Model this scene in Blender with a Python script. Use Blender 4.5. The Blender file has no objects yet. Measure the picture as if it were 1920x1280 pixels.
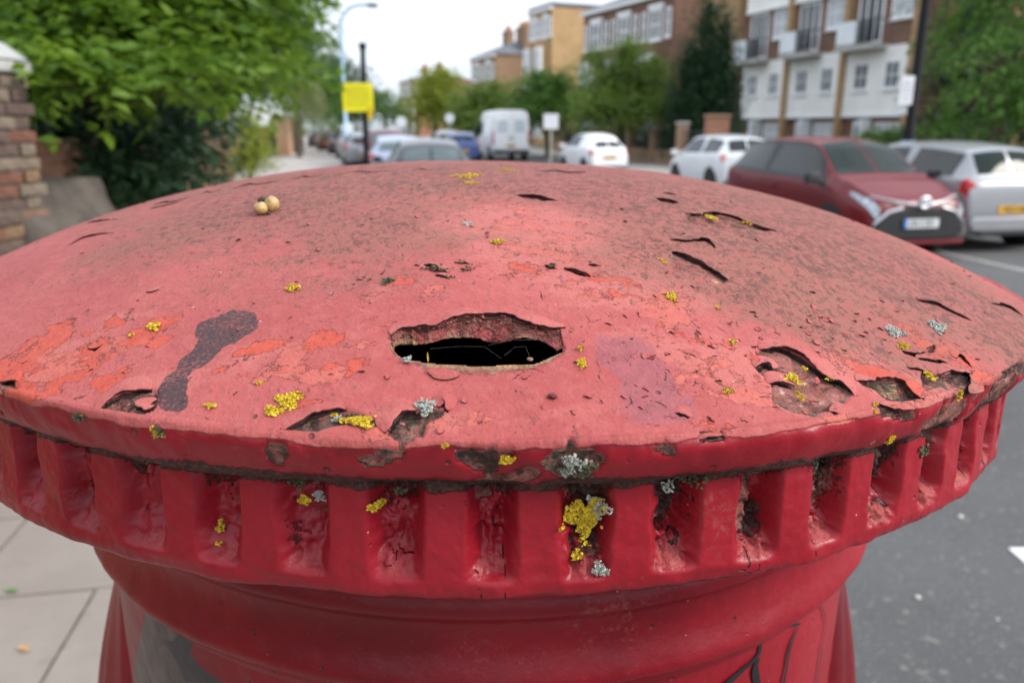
import bpy, bmesh, math, random
import numpy as np
from mathutils import Vector, Matrix, Euler
R_ = math.radians
S = bpy.context.scene
COL = S.collection
rng = np.random.default_rng(11)
random.seed(11)

# ------------------------------------------------------------------ camera, sky, sun, exposure
CAM_H = 1.7
FPX = 1468.0            # focal length in pixels of the 1920 px wide photograph
PITCH = R_(15.3)
cam_d = bpy.data.cameras.new('camera')
cam = bpy.data.objects.new('camera', cam_d); COL.objects.link(cam)
cam.location = (0, 0, CAM_H); cam.rotation_euler = (math.pi/2 - PITCH, 0, 0)
cam_d.sensor_width = 36.0; cam_d.lens = 36.0*FPX/1920.0
cam_d.clip_start = 0.02; cam_d.clip_end = 3000
cam_d.dof.use_dof = True; cam_d.dof.focus_distance = 0.25; cam_d.dof.aperture_fstop = 12.5
cam_d.dof.aperture_blades = 7
S.camera = cam

SUN_EL, SUN_AZ = R_(33), R_(106)      # azimuth clockwise from +Y (the way the camera looks)
W = bpy.data.worlds.new('World'); S.world = W; W.use_nodes = True
wt = W.node_tree; wt.nodes.clear()
def wn(t, **k):
    n = wt.nodes.new(t)
    for a, b in k.items(): setattr(n, a, b)
    return n
wo = wn('ShaderNodeOutputWorld'); bg = wn('ShaderNodeBackground'); bg.inputs['Strength'].default_value = 0.11
sky = wn('ShaderNodeTexSky', sky_type='NISHITA', sun_disc=False, sun_elevation=SUN_EL, sun_rotation=SUN_AZ)
tc = wn('ShaderNodeTexCoord')
mp = wn('ShaderNodeMapping'); mp.inputs['Scale'].default_value = (1.0, 1.0, 3.2)
cn = wn('ShaderNodeTexNoise'); cn.inputs['Scale'].default_value = 2.1; cn.inputs['Detail'].default_value = 7; cn.inputs['Roughness'].default_value = 0.55
cr = wn('ShaderNodeMapRange', interpolation_type='SMOOTHSTEP'); cr.inputs['From Min'].default_value = 0.26; cr.inputs['From Max'].default_value = 0.50
cm = wn('ShaderNodeMix', data_type='RGBA')
cc = wn('ShaderNodeTexNoise'); cc.inputs['Scale'].default_value = 3.6; cc.inputs['Detail'].default_value = 6
cw = wn('ShaderNodeMix', data_type='RGBA'); cw.inputs['A'].default_value = (5.2, 6.1, 7.4, 1); cw.inputs['B'].default_value = (7.9, 8.05, 8.35, 1)
L = wt.links.new
L(tc.outputs['Generated'], mp.inputs['Vector']); L(mp.outputs['Vector'], cn.inputs['Vector']); L(mp.outputs['Vector'], cc.inputs['Vector'])
L(cn.outputs['Fac'], cr.inputs['Value']); L(cr.outputs['Result'], cm.inputs['Factor'])
L(cc.outputs['Fac'], cw.inputs['Factor'])
L(sky.outputs['Color'], cm.inputs['A']); L(cw.outputs['Result'], cm.inputs['B'])
sx = wn('ShaderNodeSeparateXYZ'); L(tc.outputs['Generated'], sx.inputs[0])
cz = wn('ShaderNodeMapRange'); cz.inputs['From Min'].default_value = 0; cz.inputs['From Max'].default_value = 1; cz.inputs['To Min'].default_value = 1.04; cz.inputs['To Max'].default_value = 1.6
L(sx.outputs['Z'], cz.inputs['Value'])
cv = wn('ShaderNodeVectorMath', operation='SCALE'); L(cm.outputs['Result'], cv.inputs[0]); L(cz.outputs['Result'], cv.inputs['Scale'])
L(cv.outputs['Vector'], bg.inputs['Color']); L(bg.outputs['Background'], wo.inputs['Surface'])

sun_d = bpy.data.lights.new('sun', 'SUN'); sun_d.energy = 2.5; sun_d.angle = R_(22); sun_d.color = (1, 0.95, 0.88)
sun = bpy.data.objects.new('sun', sun_d); COL.objects.link(sun); sun.location = (20, -10, 40)
sd = Vector((math.sin(SUN_AZ)*math.cos(SUN_EL), math.cos(SUN_AZ)*math.cos(SUN_EL), math.sin(SUN_EL)))
sun.rotation_euler = sd.to_track_quat('Z', 'Y').to_euler()
S.view_settings.view_transform = 'Standard'; S.view_settings.look = 'None'
S.view_settings.exposure = 0.48; S.view_settings.gamma = 1.0
S.view_settings.use_curve_mapping = False
S.render.engine = 'CYCLES'
try:
    S.cycles.use_denoising = True; S.cycles.max_bounces = 6; S.cycles.transparent_max_bounces = 6
except Exception: pass

# ------------------------------------------------------------------ measuring helpers (photo pixel -> place in the street)
def ray(px, py):
    x, u = px - 960.0, 640.0 - py
    c, s = math.cos(PITCH), math.sin(PITCH)
    v = np.array([x, FPX*c + u*s, -FPX*s + u*c]); return v/np.linalg.norm(v)
def at(px, py, y):                       # the point at forward distance y
    v = ray(px, py); t = y/v[1]
    return Vector((v[0]*t, y, CAM_H + v[2]*t))

# ------------------------------------------------------------------ object helpers
def tag(o, label=None, cat=None, group=None, kind=None):
    if label: o['label'] = label
    if cat: o['category'] = cat
    if group: o['group'] = group
    if kind: o['kind'] = kind
    return o
def empty(name, loc=(0, 0, 0), rz=0, label=None, cat=None, group=None):
    o = bpy.data.objects.new(name, None); COL.objects.link(o); o.empty_display_size = .1
    o.location = loc; o.rotation_euler = (0, 0, rz)
    return tag(o, label, cat, group)
def link(name, me, mat=None, parent=None, smooth=False):
    o = bpy.data.objects.new(name, me); COL.objects.link(o)
    if mat is not None:
        for m in (mat if isinstance(mat, (list, tuple)) else [mat]): me.materials.append(m)
    if parent is not None: o.parent = parent
    if smooth and len(me.polygons): me.polygons.foreach_set('use_smooth', [True]*len(me.polygons))
    return o
def np_mesh(name, V, F, smooth=True, mi=None):
    """V (n,3), F (m,k) with k 3 or 4"""
    V = np.asarray(V, np.float32); F = np.asarray(F, np.int32)
    me = bpy.data.meshes.new(name); m, k = F.shape
    me.vertices.add(len(V)); me.vertices.foreach_set('co', V.ravel())
    me.loops.add(m*k); me.loops.foreach_set('vertex_index', F.ravel())
    me.polygons.add(m); me.polygons.foreach_set('loop_start', np.arange(0, m*k, k, dtype=np.int32))
    me.polygons.foreach_set('loop_total', np.full(m, k, np.int32))
    if mi is not None: me.polygons.foreach_set('material_index', np.asarray(mi, np.int32))
    me.polygons.foreach_set('use_smooth', np.full(m, smooth))
    me.update(calc_edges=True); me.validate()
    return me
def set_attr(me, name, a):
    at_ = me.attributes.new(name, 'FLOAT', 'POINT'); at_.data.foreach_set('value', np.asarray(a, np.float32))
class MB:                                # collects solid shapes into one mesh
    def __init__(s): s.v, s.f = [], []
    def add(s, vs, fs):
        n = len(s.v); s.v += [tuple(v) for v in vs]; s.f += [tuple(i+n for i in f) for f in fs]; return s
    def box(s, x0, x1, y0, y1, z0, z1):
        vs = [(x, y, z) for z in (z0, z1) for y in (y0, y1) for x in (x0, x1)]
        return s.add(vs, [(0, 2, 3, 1), (4, 5, 7, 6), (0, 1, 5, 4), (2, 6, 7, 3), (0, 4, 6, 2), (1, 3, 7, 5)])
    def prism(s, poly, a, b, axis='y'):  # polygon in the two other axes, extruded
        n = len(poly)
        def pt(p, t): return {'y': (p[0], t, p[1]), 'x': (t, p[0], p[1]), 'z': (p[0], p[1], t)}[axis]
        vs = [pt(p, a) for p in poly] + [pt(p, b) for p in poly]
        return s.add(vs, [tuple(range(n)), tuple(range(2*n-1, n-1, -1))] + [(i, i+n, (i+1) % n + n, (i+1) % n) for i in range(n)])
    def tube(s, pts, rad, n=10):
        pts = [Vector(p) for p in pts]
        rad = rad if isinstance(rad, (list, tuple)) else [rad]*len(pts)
        vs, fs = [], []
        for i, p in enumerate(pts):
            d = (pts[min(i+1, len(pts)-1)] - pts[max(i-1, 0)]).normalized()
            a = d.orthogonal().normalized() if abs(d.z) > .9 else d.cross(Vector((0, 0, 1))).normalized()
            if abs(d.z) > .9: a = (Vector((1, 0, 0)) - d*d.x).normalized()
            b = d.cross(a)
            for k in range(n):
                t = 2*math.pi*k/n; vs.append(p + (a*math.cos(t) + b*math.sin(t))*rad[i])
        for i in range(len(pts)-1):
            for k in range(n):
                fs.append((i*n+k, i*n+(k+1) % n, (i+1)*n+(k+1) % n, (i+1)*n+k))
        fs += [tuple(range(n-1, -1, -1)), tuple((len(pts)-1)*n+k for k in range(n))]
        return s.add(vs, fs)
    def build(s, name, mat, parent=None, smooth=False, bevel=0):
        me = bpy.data.meshes.new(name); me.from_pydata(s.v, [], s.f)
        bm = bmesh.new(); bm.from_mesh(me)
        if bevel:
            es = [e for e in bm.edges if len(e.link_faces) == 2 and e.calc_face_angle(0) > .6]
            bmesh.ops.bevel(bm, geom=es, offset=bevel, segments=2, affect='EDGES', profile=.6)
        bmesh.ops.recalc_face_normals(bm, faces=bm.faces); bm.to_mesh(me); bm.free()
        o = link(name, me, mat, parent)
        if smooth:
            me.polygons.foreach_set('use_smooth', [True]*len(me.polygons))
            try: me.set_sharp_from_angle(angle=R_(38))
            except Exception: pass
        return o
def copy_tree(o, parent=None):
    kids = list(o.children)
    c = o.copy(); COL.objects.link(c)
    if parent is not None: c.parent = parent
    for k in kids: copy_tree(k, c)
    return c

# ------------------------------------------------------------------ numeric noise
def vnoise(P, sc, seed=0):
    P = np.asarray(P, np.float64)*sc + seed*17.13 + 1000.0
    I = np.floor(P).astype(np.int64); f = P - I; f = f*f*f*(f*(f*6-15)+10)
    def h(i, j, k):
        n = (i*374761393 + j*668265263 + k*1274126177 + seed*974711) & 0xffffffff
        n = ((n ^ (n >> 13))*1274126177) & 0xffffffff
        n = (n ^ (n >> 16)) & 0xffff
        return n/65535.0
    i, j, k = I[:, 0], I[:, 1], I[:, 2]; x, y, z = f[:, 0], f[:, 1], f[:, 2]
    def lx(b, c): a = h(i, j+b, k+c); return a + (h(i+1, j+b, k+c) - a)*x
    y0 = lx(0, 0); y0 = y0 + (lx(1, 0) - y0)*y
    y1 = lx(0, 1); y1 = y1 + (lx(1, 1) - y1)*y
    return y0 + (y1 - y0)*z
def fbm(P, sc, o=3, seed=0):
    r = 0; a = 1; t = 0
    for q in range(o): r = r + a*vnoise(P, sc*2.03**q, seed+q*7); t += a; a *= .5
    return r/t
def sstep(a, b, x):
    t = np.clip((x-a)/(b-a), 0, 1); return t*t*(3-2*t)

# ------------------------------------------------------------------ material helpers
class NT:
    def __init__(s, name):
        s.m = bpy.data.materials.new(name); s.m.use_nodes = True; s.t = s.m.node_tree
        s.b = s.t.nodes['Principled BSDF']; s.o = s.t.nodes['Material Output']
        s.tc = s.t.nodes.new('ShaderNodeTexCoord')
    def n(s, t, **k):
        q = s.t.nodes.new(t)
        for a, b in k.items(): setattr(q, a, b)
        return q
    def l(s, a, b):
        if isinstance(a, (int, float)): b.default_value = a
        elif isinstance(a, tuple): b.default_value = a if len(a) == 4 else (*a, 1)
        else: s.t.links.new(a, b)
    def noise(s, sc, det=4, rough=.55, vec=None, dist=0):
        q = s.n('ShaderNodeTexNoise'); q.inputs['Scale'].default_value = sc; q.inputs['Detail'].default_value = det
        q.inputs['Roughness'].default_value = rough; q.inputs['Distortion'].default_value = dist
        s.l(vec or s.tc.outputs['Object'], q.inputs['Vector']); return q.outputs['Fac']
    def voro(s, sc, feat='F1', vec=None, out='Distance', rand=1):
        q = s.n('ShaderNodeTexVoronoi', feature=feat); q.inputs['Scale'].default_value = sc; q.inputs['Randomness'].default_value = rand
        s.l(vec or s.tc.outputs['Object'], q.inputs['Vector']); return q.outputs[out]
    def math(s, op, a, b=0, clamp=False):
        q = s.n('ShaderNodeMath', operation=op, use_clamp=clamp); s.l(a, q.inputs[0]); s.l(b, q.inputs[1]); return q.outputs[0]
    def step(s, v, a, b, lo=0, hi=1):
        q = s.n('ShaderNodeMapRange', interpolation_type='SMOOTHSTEP')
        s.l(v, q.inputs['Value']); q.inputs['From Min'].default_value = a; q.inputs['From Max'].default_value = b
        q.inputs['To Min'].default_value = lo; q.inputs['To Max'].default_value = hi; return q.outputs['Result']
    def mix(s, f, a, b, mode='MIX'):
        q = s.n('ShaderNodeMix', data_type='RGBA', blend_type=mode)
        s.l(f, q.inputs['Factor']); s.l(a, q.inputs['A']); s.l(b, q.inputs['B']); return q.outputs['Result']
    def attr(s, name):
        q = s.n('ShaderNodeAttribute', attribute_name=name); return q.outputs['Fac']
    def map(s, scale=(1, 1, 1), rot=(0, 0, 0)):
        q = s.n('ShaderNodeMapping'); q.inputs['Scale'].default_value = scale; q.inputs['Rotation'].default_value = rot
        s.l(s.tc.outputs['Object'], q.inputs['Vector']); return q.outputs['Vector']
    def bump(s, h, dist, strength=1, base=None):
        q = s.n('ShaderNodeBump'); q.inputs['Distance'].default_value = dist; q.inputs['Strength'].default_value = strength
        s.l(h, q.inputs['Height'])
        if base is not None: s.l(base, q.inputs['Normal'])
        s.l(q.outputs['Normal'], s.b.inputs['Normal']); return q.outputs['Normal']
    def set(s, **k):
        for a, v in k.items():
            a = a.replace('_', ' ')
            s.l(v, s.b.inputs[a])
        return s
def mat(name, col, rough=.6, var=.15, sc=3, bump=0, bsc=40, metal=0, coat=0, spec=None, col2=None):
    t = NT(name)
    a = tuple(c*(1-var) for c in col); b = tuple(min(1, c*(1+var)) for c in (col2 or col))
    f = t.step(t.noise(sc, 5), .3, .7)
    t.set(Base_Color=t.mix(f, a, b), Roughness=rough, Metallic=metal)
    if coat: t.b.inputs['Coat Weight'].default_value = coat; t.b.inputs['Coat Roughness'].default_value = .04
    if spec is not None: t.b.inputs['Specular IOR Level'].default_value = spec
    if bump: t.bump(t.noise(bsc, 4), bump)
    return t.m

# ------------------------------------------------------------------ weathered red paint (cap, band, body)
def paint_material():
    t = NT('weathered_red_paint')
    A = t.attr
    n_big = t.noise(14, 5); n1 = t.noise(84, 10, .66); n2 = t.noise(210, 6, .6); n3 = t.noise(700, 4, .6); n4 = t.noise(1500, 2)
    fade_lit = t.step(t.math('ADD', A('fade_lit'), t.math('MULTIPLY', t.math('SUBTRACT', n2, .5), .5)), .34, .66)
    # deep crimson enamel and its chalky sun-faded top
    deep = t.mix(t.step(n_big, .3, .7), (.125, .002, .006), (.21, .004, .012))
    deep = t.mix(t.step(n2, .55, .75, 0, .22), deep, (.33, .016, .026))
    deep = t.mix(t.step(t.math('ADD', A('mid'), t.math('MULTIPLY', t.math('SUBTRACT', n2, .5), .5)), .0, 1.0), deep, t.mix(t.step(n_big, .3, .7), (.27, .008, .017), (.34, .014, .025)))  # brighter red that paints in light from the right
    chalk = t.mix(t.step(n_big, .3, .7), (.36, .064, .059), (.42, .090, .080))
    chalk = t.mix(t.step(n2, .4, .75, 0, .40), chalk, (.50, .135, .13))
    ng = t.noise(22, 13, .72, t.map((1, 1.5, 1)), .4)
    chalk = t.mix(t.math('MULTIPLY', t.step(t.math('ADD', A('salmon'), t.math('MULTIPLY', t.math('SUBTRACT', t.noise(30, 12, .7, t.map((1, 1.3, 1), (0, 0, .4))), .5), 2.2)), .36, .66), .85), chalk, (.475, .128, .108))
    col = t.mix(fade_lit, deep, chalk)
    # bright orange-red undercoat where the top coat has flaked: sharp ragged edges
    sv = t.math('ADD', A('orange'), t.math('ADD', t.math('MULTIPLY', t.math('SUBTRACT', n1, .5), 1.35), t.math('MULTIPLY', t.math('SUBTRACT', n2, .5), .55)))
    om = t.step(sv, .495, .515)
    under = t.mix(t.step(n2, .3, .7), (.47, .058, .032), (.51, .086, .052))
    col = t.mix(om, col, under)
    edge = t.math('MULTIPLY', t.step(sv, .455, .492), t.step(sv, .497, .510, 1, 0))
    edge = t.math('MULTIPLY', edge, t.step(t.noise(45, 3), .45, .62))
    col = t.mix(t.math('MULTIPLY', edge, .85), col, (.10, .022, .018))
    # many small flat scales lost from the dry top coat
    n5 = t.noise(52, 11, .66, t.map((1, 1.25, 1)))
    s2 = t.math('ADD', A('flaky'), t.math('MULTIPLY', t.math('SUBTRACT', n5, .5), 2.1))
    om2 = t.step(s2, .495, .507); col = t.mix(t.math('MULTIPLY', om2, .9), col, t.mix(t.step(n2, .35, .65), (.51, .125, .092), (.47, .100, .076)))
    e2 = t.math('MULTIPLY', t.step(s2, .466, .492), t.step(s2, .496, .506, 1, 0)); e2 = t.math('MULTIPLY', e2, t.step(t.noise(60, 3), .44, .6))
    col = t.mix(t.math('MULTIPLY', e2, .8), col, (.09, .024, .020))
    # purple-grey old wash and black tarry stain
    pm = t.step(t.math('ADD', A('purple'), t.math('MULTIPLY', t.math('SUBTRACT', n2, .5), .35)), .36, .62)
    pcol = t.mix(t.step(n2, .35, .65), (.26, .074, .088), (.33, .092, .104))
    col = t.mix(t.math('MULTIPLY', pm, t.step(om, 0, 1, .78, .3)), col, pcol)
    sm = t.step(t.math('ADD', A('stain'), t.math('MULTIPLY', t.math('SUBTRACT', n1, .5), .7)), .42, .56)
    nf0 = t.noise(900, 6, .75)
    smk = t.math('MULTIPLY', sm, t.step(t.math('ADD', nf0, t.math('MULTIPLY', t.math('SUBTRACT', n1, .5), .35)), .36, .50, .35, .97))
    col = t.mix(smk, col, (.040, .029, .031))
    # soft brown-green algae film on the upper dome
    nf = t.noise(480, 6, .72)
    gv = t.math('ADD', A('grime'), t.math('ADD', t.math('MULTIPLY', t.math('SUBTRACT', ng, .5), 1.9), t.math('MULTIPLY', t.math('SUBTRACT', nf, .5), 1.1)))
    gm = t.step(gv, .20, .66)
    gcol = t.mix(t.step(n_big, .35, .65), (.285, .108, .090), (.225, .108, .078))
    col = t.mix(t.math('MULTIPLY', gm, t.step(t.noise(260, 8, .72), .36, .62, .48, .86)), col, gcol)
    g2 = t.math('MULTIPLY', t.step(t.math('ADD', t.math('MULTIPLY', A('grime'), .62), t.math('MULTIPLY', t.math('SUBTRACT', t.noise(115, 12, .78, t.map((1, .7, 1))), .5), 3.0)), .66, .92), .6)
    col = t.mix(g2, col, (.085, .044, .034))
    # dry grain over all of the faded coat
    gr = t.step(t.noise(1150, 3, .6), .32, .68); col = t.mix(t.math('MULTIPLY', fade_lit, t.math('MULTIPLY', gr, .30)), col, t.mix(.5, col, (.20, .045, .045)))
    fs = t.math('MULTIPLY', t.step(t.noise(620, 4, .6), .64, .70), fade_lit); col = t.mix(t.math('MULTIPLY', fs, .5), col, (.12, .04, .036))
    # flaked craters
    bare = A('bare')
    bt = t.step(t.noise(150, 7, .7, None, .6), .28, .74)
    ramp = t.n('ShaderNodeValToRGB'); e = ramp.color_ramp
    for p, c in ((0, (.022, .014, .012)), (.20, (.16, .075, .055)), (.36, (.46, .12, .10)), (.52, (.24, .15, .115)), (.64, (.52, .165, .135)), (.80, (.44, .17, .14)), (.92, (.54, .36, .31))):
        q = e.elements.new(p) if p not in (0,) else e.elements[0]; q.position = p; q.color = (*c, 1)
    e.elements.remove(e.elements[len(e.elements)-1])
    t.l(bt, ramp.inputs['Fac'])
    bm_ = t.step(t.math('ADD', bare, t.math('MULTIPLY', t.math('SUBTRACT', n2, .5), .6)), .40, .60)
    col = t.mix(bm_, col, ramp.outputs['Color'])
    tm = t.step(t.math('ADD', A('tan'), t.math('MULTIPLY', t.math('SUBTRACT', n2, .5), .7)), .4, .6)
    col = t.mix(tm, col, t.mix(t.step(n3, .3, .7), (.42, .20, .075), (.50, .33, .22)))
    gg = t.step(t.math('ADD', A('moss'), t.math('MULTIPLY', t.math('SUBTRACT', n2, .5), .9)), .45, .62)
    col = t.mix(t.math('MULTIPLY', gg, .85), col, t.mix(t.step(n3, .35, .65), (.055, .05, .036), (.17, .165, .12)))
    # specks, pits and hairline cracks, with painted shade under lifted flakes
    vs = t.voro(95, 'F1'); vr = t.voro(95, 'F1', None, 'Color')
    pit = t.math('MULTIPLY', t.step(vs, .05, .11, 1, 0), t.step(vr, .50, .54))
    col = t.mix(t.math('MULTIPLY', pit, .7), col, (.085, .03, .024))
    vs2 = t.voro(270, 'F1'); vr2 = t.voro(270, 'F1', None, 'Color')
    pit2 = t.math('MULTIPLY', t.step(vs2, .07, .17, 1, 0), t.step(vr2, .52, .56))
    col = t.mix(t.math('MULTIPLY', pit2, .5), col, (.10, .04, .035))
    vg = t.step(t.math('ADD', t.noise(330, 9, .78, t.map((1, .65, 1)), .8), t.math('MULTIPLY', A('grime'), .10)), .585, .64)
    col = t.mix(t.math('MULTIPLY', vg, t.math('MULTIPLY', fade_lit, .72)), col, (.105, .045, .036))
    vr3 = t.math('MULTIPLY', t.step(t.voro(170, 'F1'), .03, .07, 1, 0), t.step(t.voro(170, 'F1', None, 'Color'), .72, .74))
    col = t.mix(t.math('MULTIPLY', vr3, .6), col, (.75, .55, .5))
    ck = t.step(t.math('ADD', A('crack_shade'), t.math('MULTIPLY', t.math('SUBTRACT', n3, .5), .6)), .35, .62)
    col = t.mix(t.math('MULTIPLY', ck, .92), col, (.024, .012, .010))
    dt = t.step(t.math('ADD', A('dirt_shade'), t.math('ADD', t.math('MULTIPLY', t.math('SUBTRACT', t.noise(120, 11, .75), .5), 1.9), t.math('MULTIPLY', t.math('SUBTRACT', n3, .5), .5))), .37, .58)
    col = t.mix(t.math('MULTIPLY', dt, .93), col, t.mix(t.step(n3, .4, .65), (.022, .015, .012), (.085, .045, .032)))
    gs = t.step(t.math('ADD', A('scrape'), t.math('MULTIPLY', t.math('SUBTRACT', t.noise(40, 6, .6, t.map((1, 1, .35))), .5), 1.0)), .46, .54)
    col = t.mix(gs, col, t.mix(t.step(n1, .35, .65), (.05, .040, .036), (.10, .076, .068)))
    bk = t.step(t.math('ADD', A('black'), t.math('MULTIPLY', t.math('SUBTRACT', n2, .5), .35)), .42, .56)
    col = t.mix(bk, col, (.03, .028, .032))
    rough = t.math('ADD', t.step(fade_lit, 0, 1, .36, .64), t.math('MULTIPLY', t.math('ADD', dt, t.math('ADD', bm_, gm)), .2), True)
    t.set(Base_Color=col, Roughness=rough)
    t.b.inputs['Specular IOR Level'].default_value = .32
    h = t.math('MULTIPLY', t.math('ADD', om, t.math('MULTIPLY', om2, .8)), -.45)
    h = t.math('ADD', h, t.math('MULTIPLY', n2, t.step(fade_lit, 0, 1, .22, .55)))
    h = t.math('ADD', h, t.math('MULTIPLY', n3, t.math('ADD', t.step(fade_lit, 0, 1, .10, .40), t.math('MULTIPLY', t.math('ADD', bm_, dt), .9))))
    h = t.math('ADD', h, t.math('MULTIPLY', bt, t.math('MULTIPLY', bm_, 1.5)))
    h = t.math('SUBTRACT', h, t.math('MULTIPLY', pit, .6))
    h = t.math('SUBTRACT', h, t.math('MULTIPLY', ck, .8))
    t.bump(h, .0012, 1.0)
    return t.m
PAINT = paint_material()
M_under = mat('flake_underside', (.055, .017, .014), .9, .4, 300)
def lichen_mat(name, a, b):
    t = NT(name); t.set(Base_Color=t.mix(t.step(t.noise(900, 4), .3, .7), a, b), Roughness=.9); t.bump(t.noise(1800, 3), .0004); return t.m
M_yel = lichen_mat('yellow_lichen', (.40, .25, .010), (.74, .54, .03))
M_gry = lichen_mat('grey_lichen', (.24, .25, .21), (.58, .59, .53))
M_grn = lichen_mat('dark_moss', (.035, .034, .02), (.16, .16, .08))

# ------------------------------------------------------------------ pillar box
ZL = 1.61841; RL = .29; HD = .06091; PW = 2.44895
PBM = Matrix.Rotation(-.00185, 4, 'X') @ Matrix.Rotation(.0136, 4, 'Y')
PBC = Vector((-.0152, .48062, ZL)) - (PBM @ Vector((0, 0, ZL)))
box = empty('pillar_box', (PBC.x, PBC.y, PBC.z), 0, 'weathered red post box with flaking domed cap on the pavement', 'post box')
box.rotation_euler = PBM.to_euler()
PBW = Matrix.Translation(PBC) @ PBM; PBI = np.array(PBW.inverted())
def dome_z(r): return HD*(1 - np.clip(r/RL, 0, 1)**PW)
# outer profile below the crease, z relative to the lip: (z, r)
PROF = np.array([(0, .29), (-.004, .2895), (-.0125, .2855), (-.0150, .2825), (-.0155, .2800), (-.048, .2803), (-.052, .2793), (-.0536, .2765), (-.0555, .2395),
    (-.066, .2340), (-.078, .2307), (-.084, .2300), (-.0885, .2313), (-.092, .2312), (-.0965, .2283), (-.103, .2277), (-.110, .2288), (-.118, .2318), (-.1215, .2325), (-.1245, .2315), (-.127, .2278), (-.1295, .2268),
    (-.131, .2268), (-.133, .2238), (-.137, .2222), (-1.5, .2222)])
def prof_r(z): return np.interp(-z, -PROF[:, 0], PROF[:, 1])
def hit(px, py):
    """where the pixel's ray meets the box, in box coordinates"""
    d = PBI[:3, :3] @ ray(px, py); o = PBI[:3, :3] @ np.array([0, 0, CAM_H]) + PBI[:3, 3]
    t = np.arange(.12, .75, .00025); P = o + t[:, None]*d; P[:, 2] -= ZL
    r = np.hypot(P[:, 0], P[:, 1])
    inside = np.where(P[:, 2] >= 0, (r < RL) & (P[:, 2] < dome_z(r)), r < prof_r(P[:, 2]))
    k = np.argmax(inside)
    if not inside[k]:                              # grazing past: the closest approach
        k = np.argmin(np.abs(P[:, 2] - np.where(r < RL, dome_z(r), 0)) + np.maximum(r-RL, 0))
    return P[k]                                    # z relative to the lip
def hits(pts): return np.array([hit(*p) for p in pts])
def seg_dist(Q, A, closed=False):
    """distance of Q (n,2) to polyline A, and arc fraction"""
    B = np.vstack([A, A[:1]]) if closed else A
    best = np.full(len(Q), 1e9); fr = np.zeros(len(Q)); n = len(B)-1
    for i in range(n):
        a, b = B[i], B[i+1]; ab = b-a; t = np.clip(((Q-a)@ab)/(ab@ab+1e-12), 0, 1)
        d = np.linalg.norm(Q - (a + t[:, None]*ab), axis=1); m = d < best
        best[m] = d[m]; fr[m] = (i+t[m])/n
    return best, fr
def in_poly(Q, A):
    x, y = Q[:, 0], Q[:, 1]; r = np.zeros(len(Q), bool); j = len(A)-1
    for i in range(len(A)):
        xi, yi = A[i]; xj, yj = A[j]
        r ^= ((yi > y) != (yj > y)) & (x < (xj-xi)*(y-yi)/(yj-yi+1e-15) + xi); j = i
    return r
def near(Q, A, pad): return np.nonzero((Q[:, 0] > A[:, 0].min()-pad) & (Q[:, 0] < A[:, 0].max()+pad) & (Q[:, 1] > A[:, 1].min()-pad) & (Q[:, 1] < A[:, 1].max()+pad))[0]
def smooth_line(A, n=None, closed=False):
    """Catmull-Rom resample"""
    A = np.asarray(A, float); out = []; N = len(A)
    for i in range(N if closed else N-1):
        g = (lambda k: A[k % N]) if closed else (lambda k: A[min(max(k, 0), N-1)])
        p0, p1, p2, p3 = g(i-1), g(i), g(i+1), g(i+2)
        for t in np.linspace(0, 1, n or 8, endpoint=False):
            out.append(.5*((2*p1) + (-p0+p2)*t + (2*p0-5*p1+4*p2-p3)*t*t + (-p0+3*p1-3*p2+p3)*t**3))
    if not closed: out.append(A[-1])
    return np.array(out)

# measured shapes (photo pixels)
SLOT_FAR = [(733,634),(739,624),(756,615),(786,612),(817,610),(845,599),(872,591),(909,588.6),(955,593),(1001,608),(1046,616),(1052,634),(1056,652)]
SLOT_DARK = [(738,656),(746,645),(795,643.6),(817,640.7),(838,634.5),(893,633),(909,640),(923,642),(955,637),(982,632),(1012,639),(1031,648),(1046,657)]
SLOT_NEAR = [(1044,658),(1024,667),(1001,675),(955,675),(909,678),(875,677),(845,674.5),(808,674),(772,668),(749,660),(738,650)]
SLOT_RIM = [(735,627),(756,615),(817,610),(845,599),(872,591),(909,588.6),(955,593),(1001,608),(1046,616),(1051,633),(1058,656),(1035,674),(1003,687),(950,693),(909,697.5),(860,698),(817,697.5),(806,692),(781,679),(748,668),(734,652)]
STAIN = [(381,595),(413,584),(456,580),(478,591),(474,616),(442,641),(410,656),(388,684),(359,706),(349,731),(346,764),(322,772),(305,755),(287,731),(313,699),(338,674),(359,641),(352,620)]
PURPLE = [(1105,636),(1143,625),(1215,636),(1258,665),(1282,705),(1298,757),(1282,800),(1184,806),(1150,740),(1122,680)]
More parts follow.
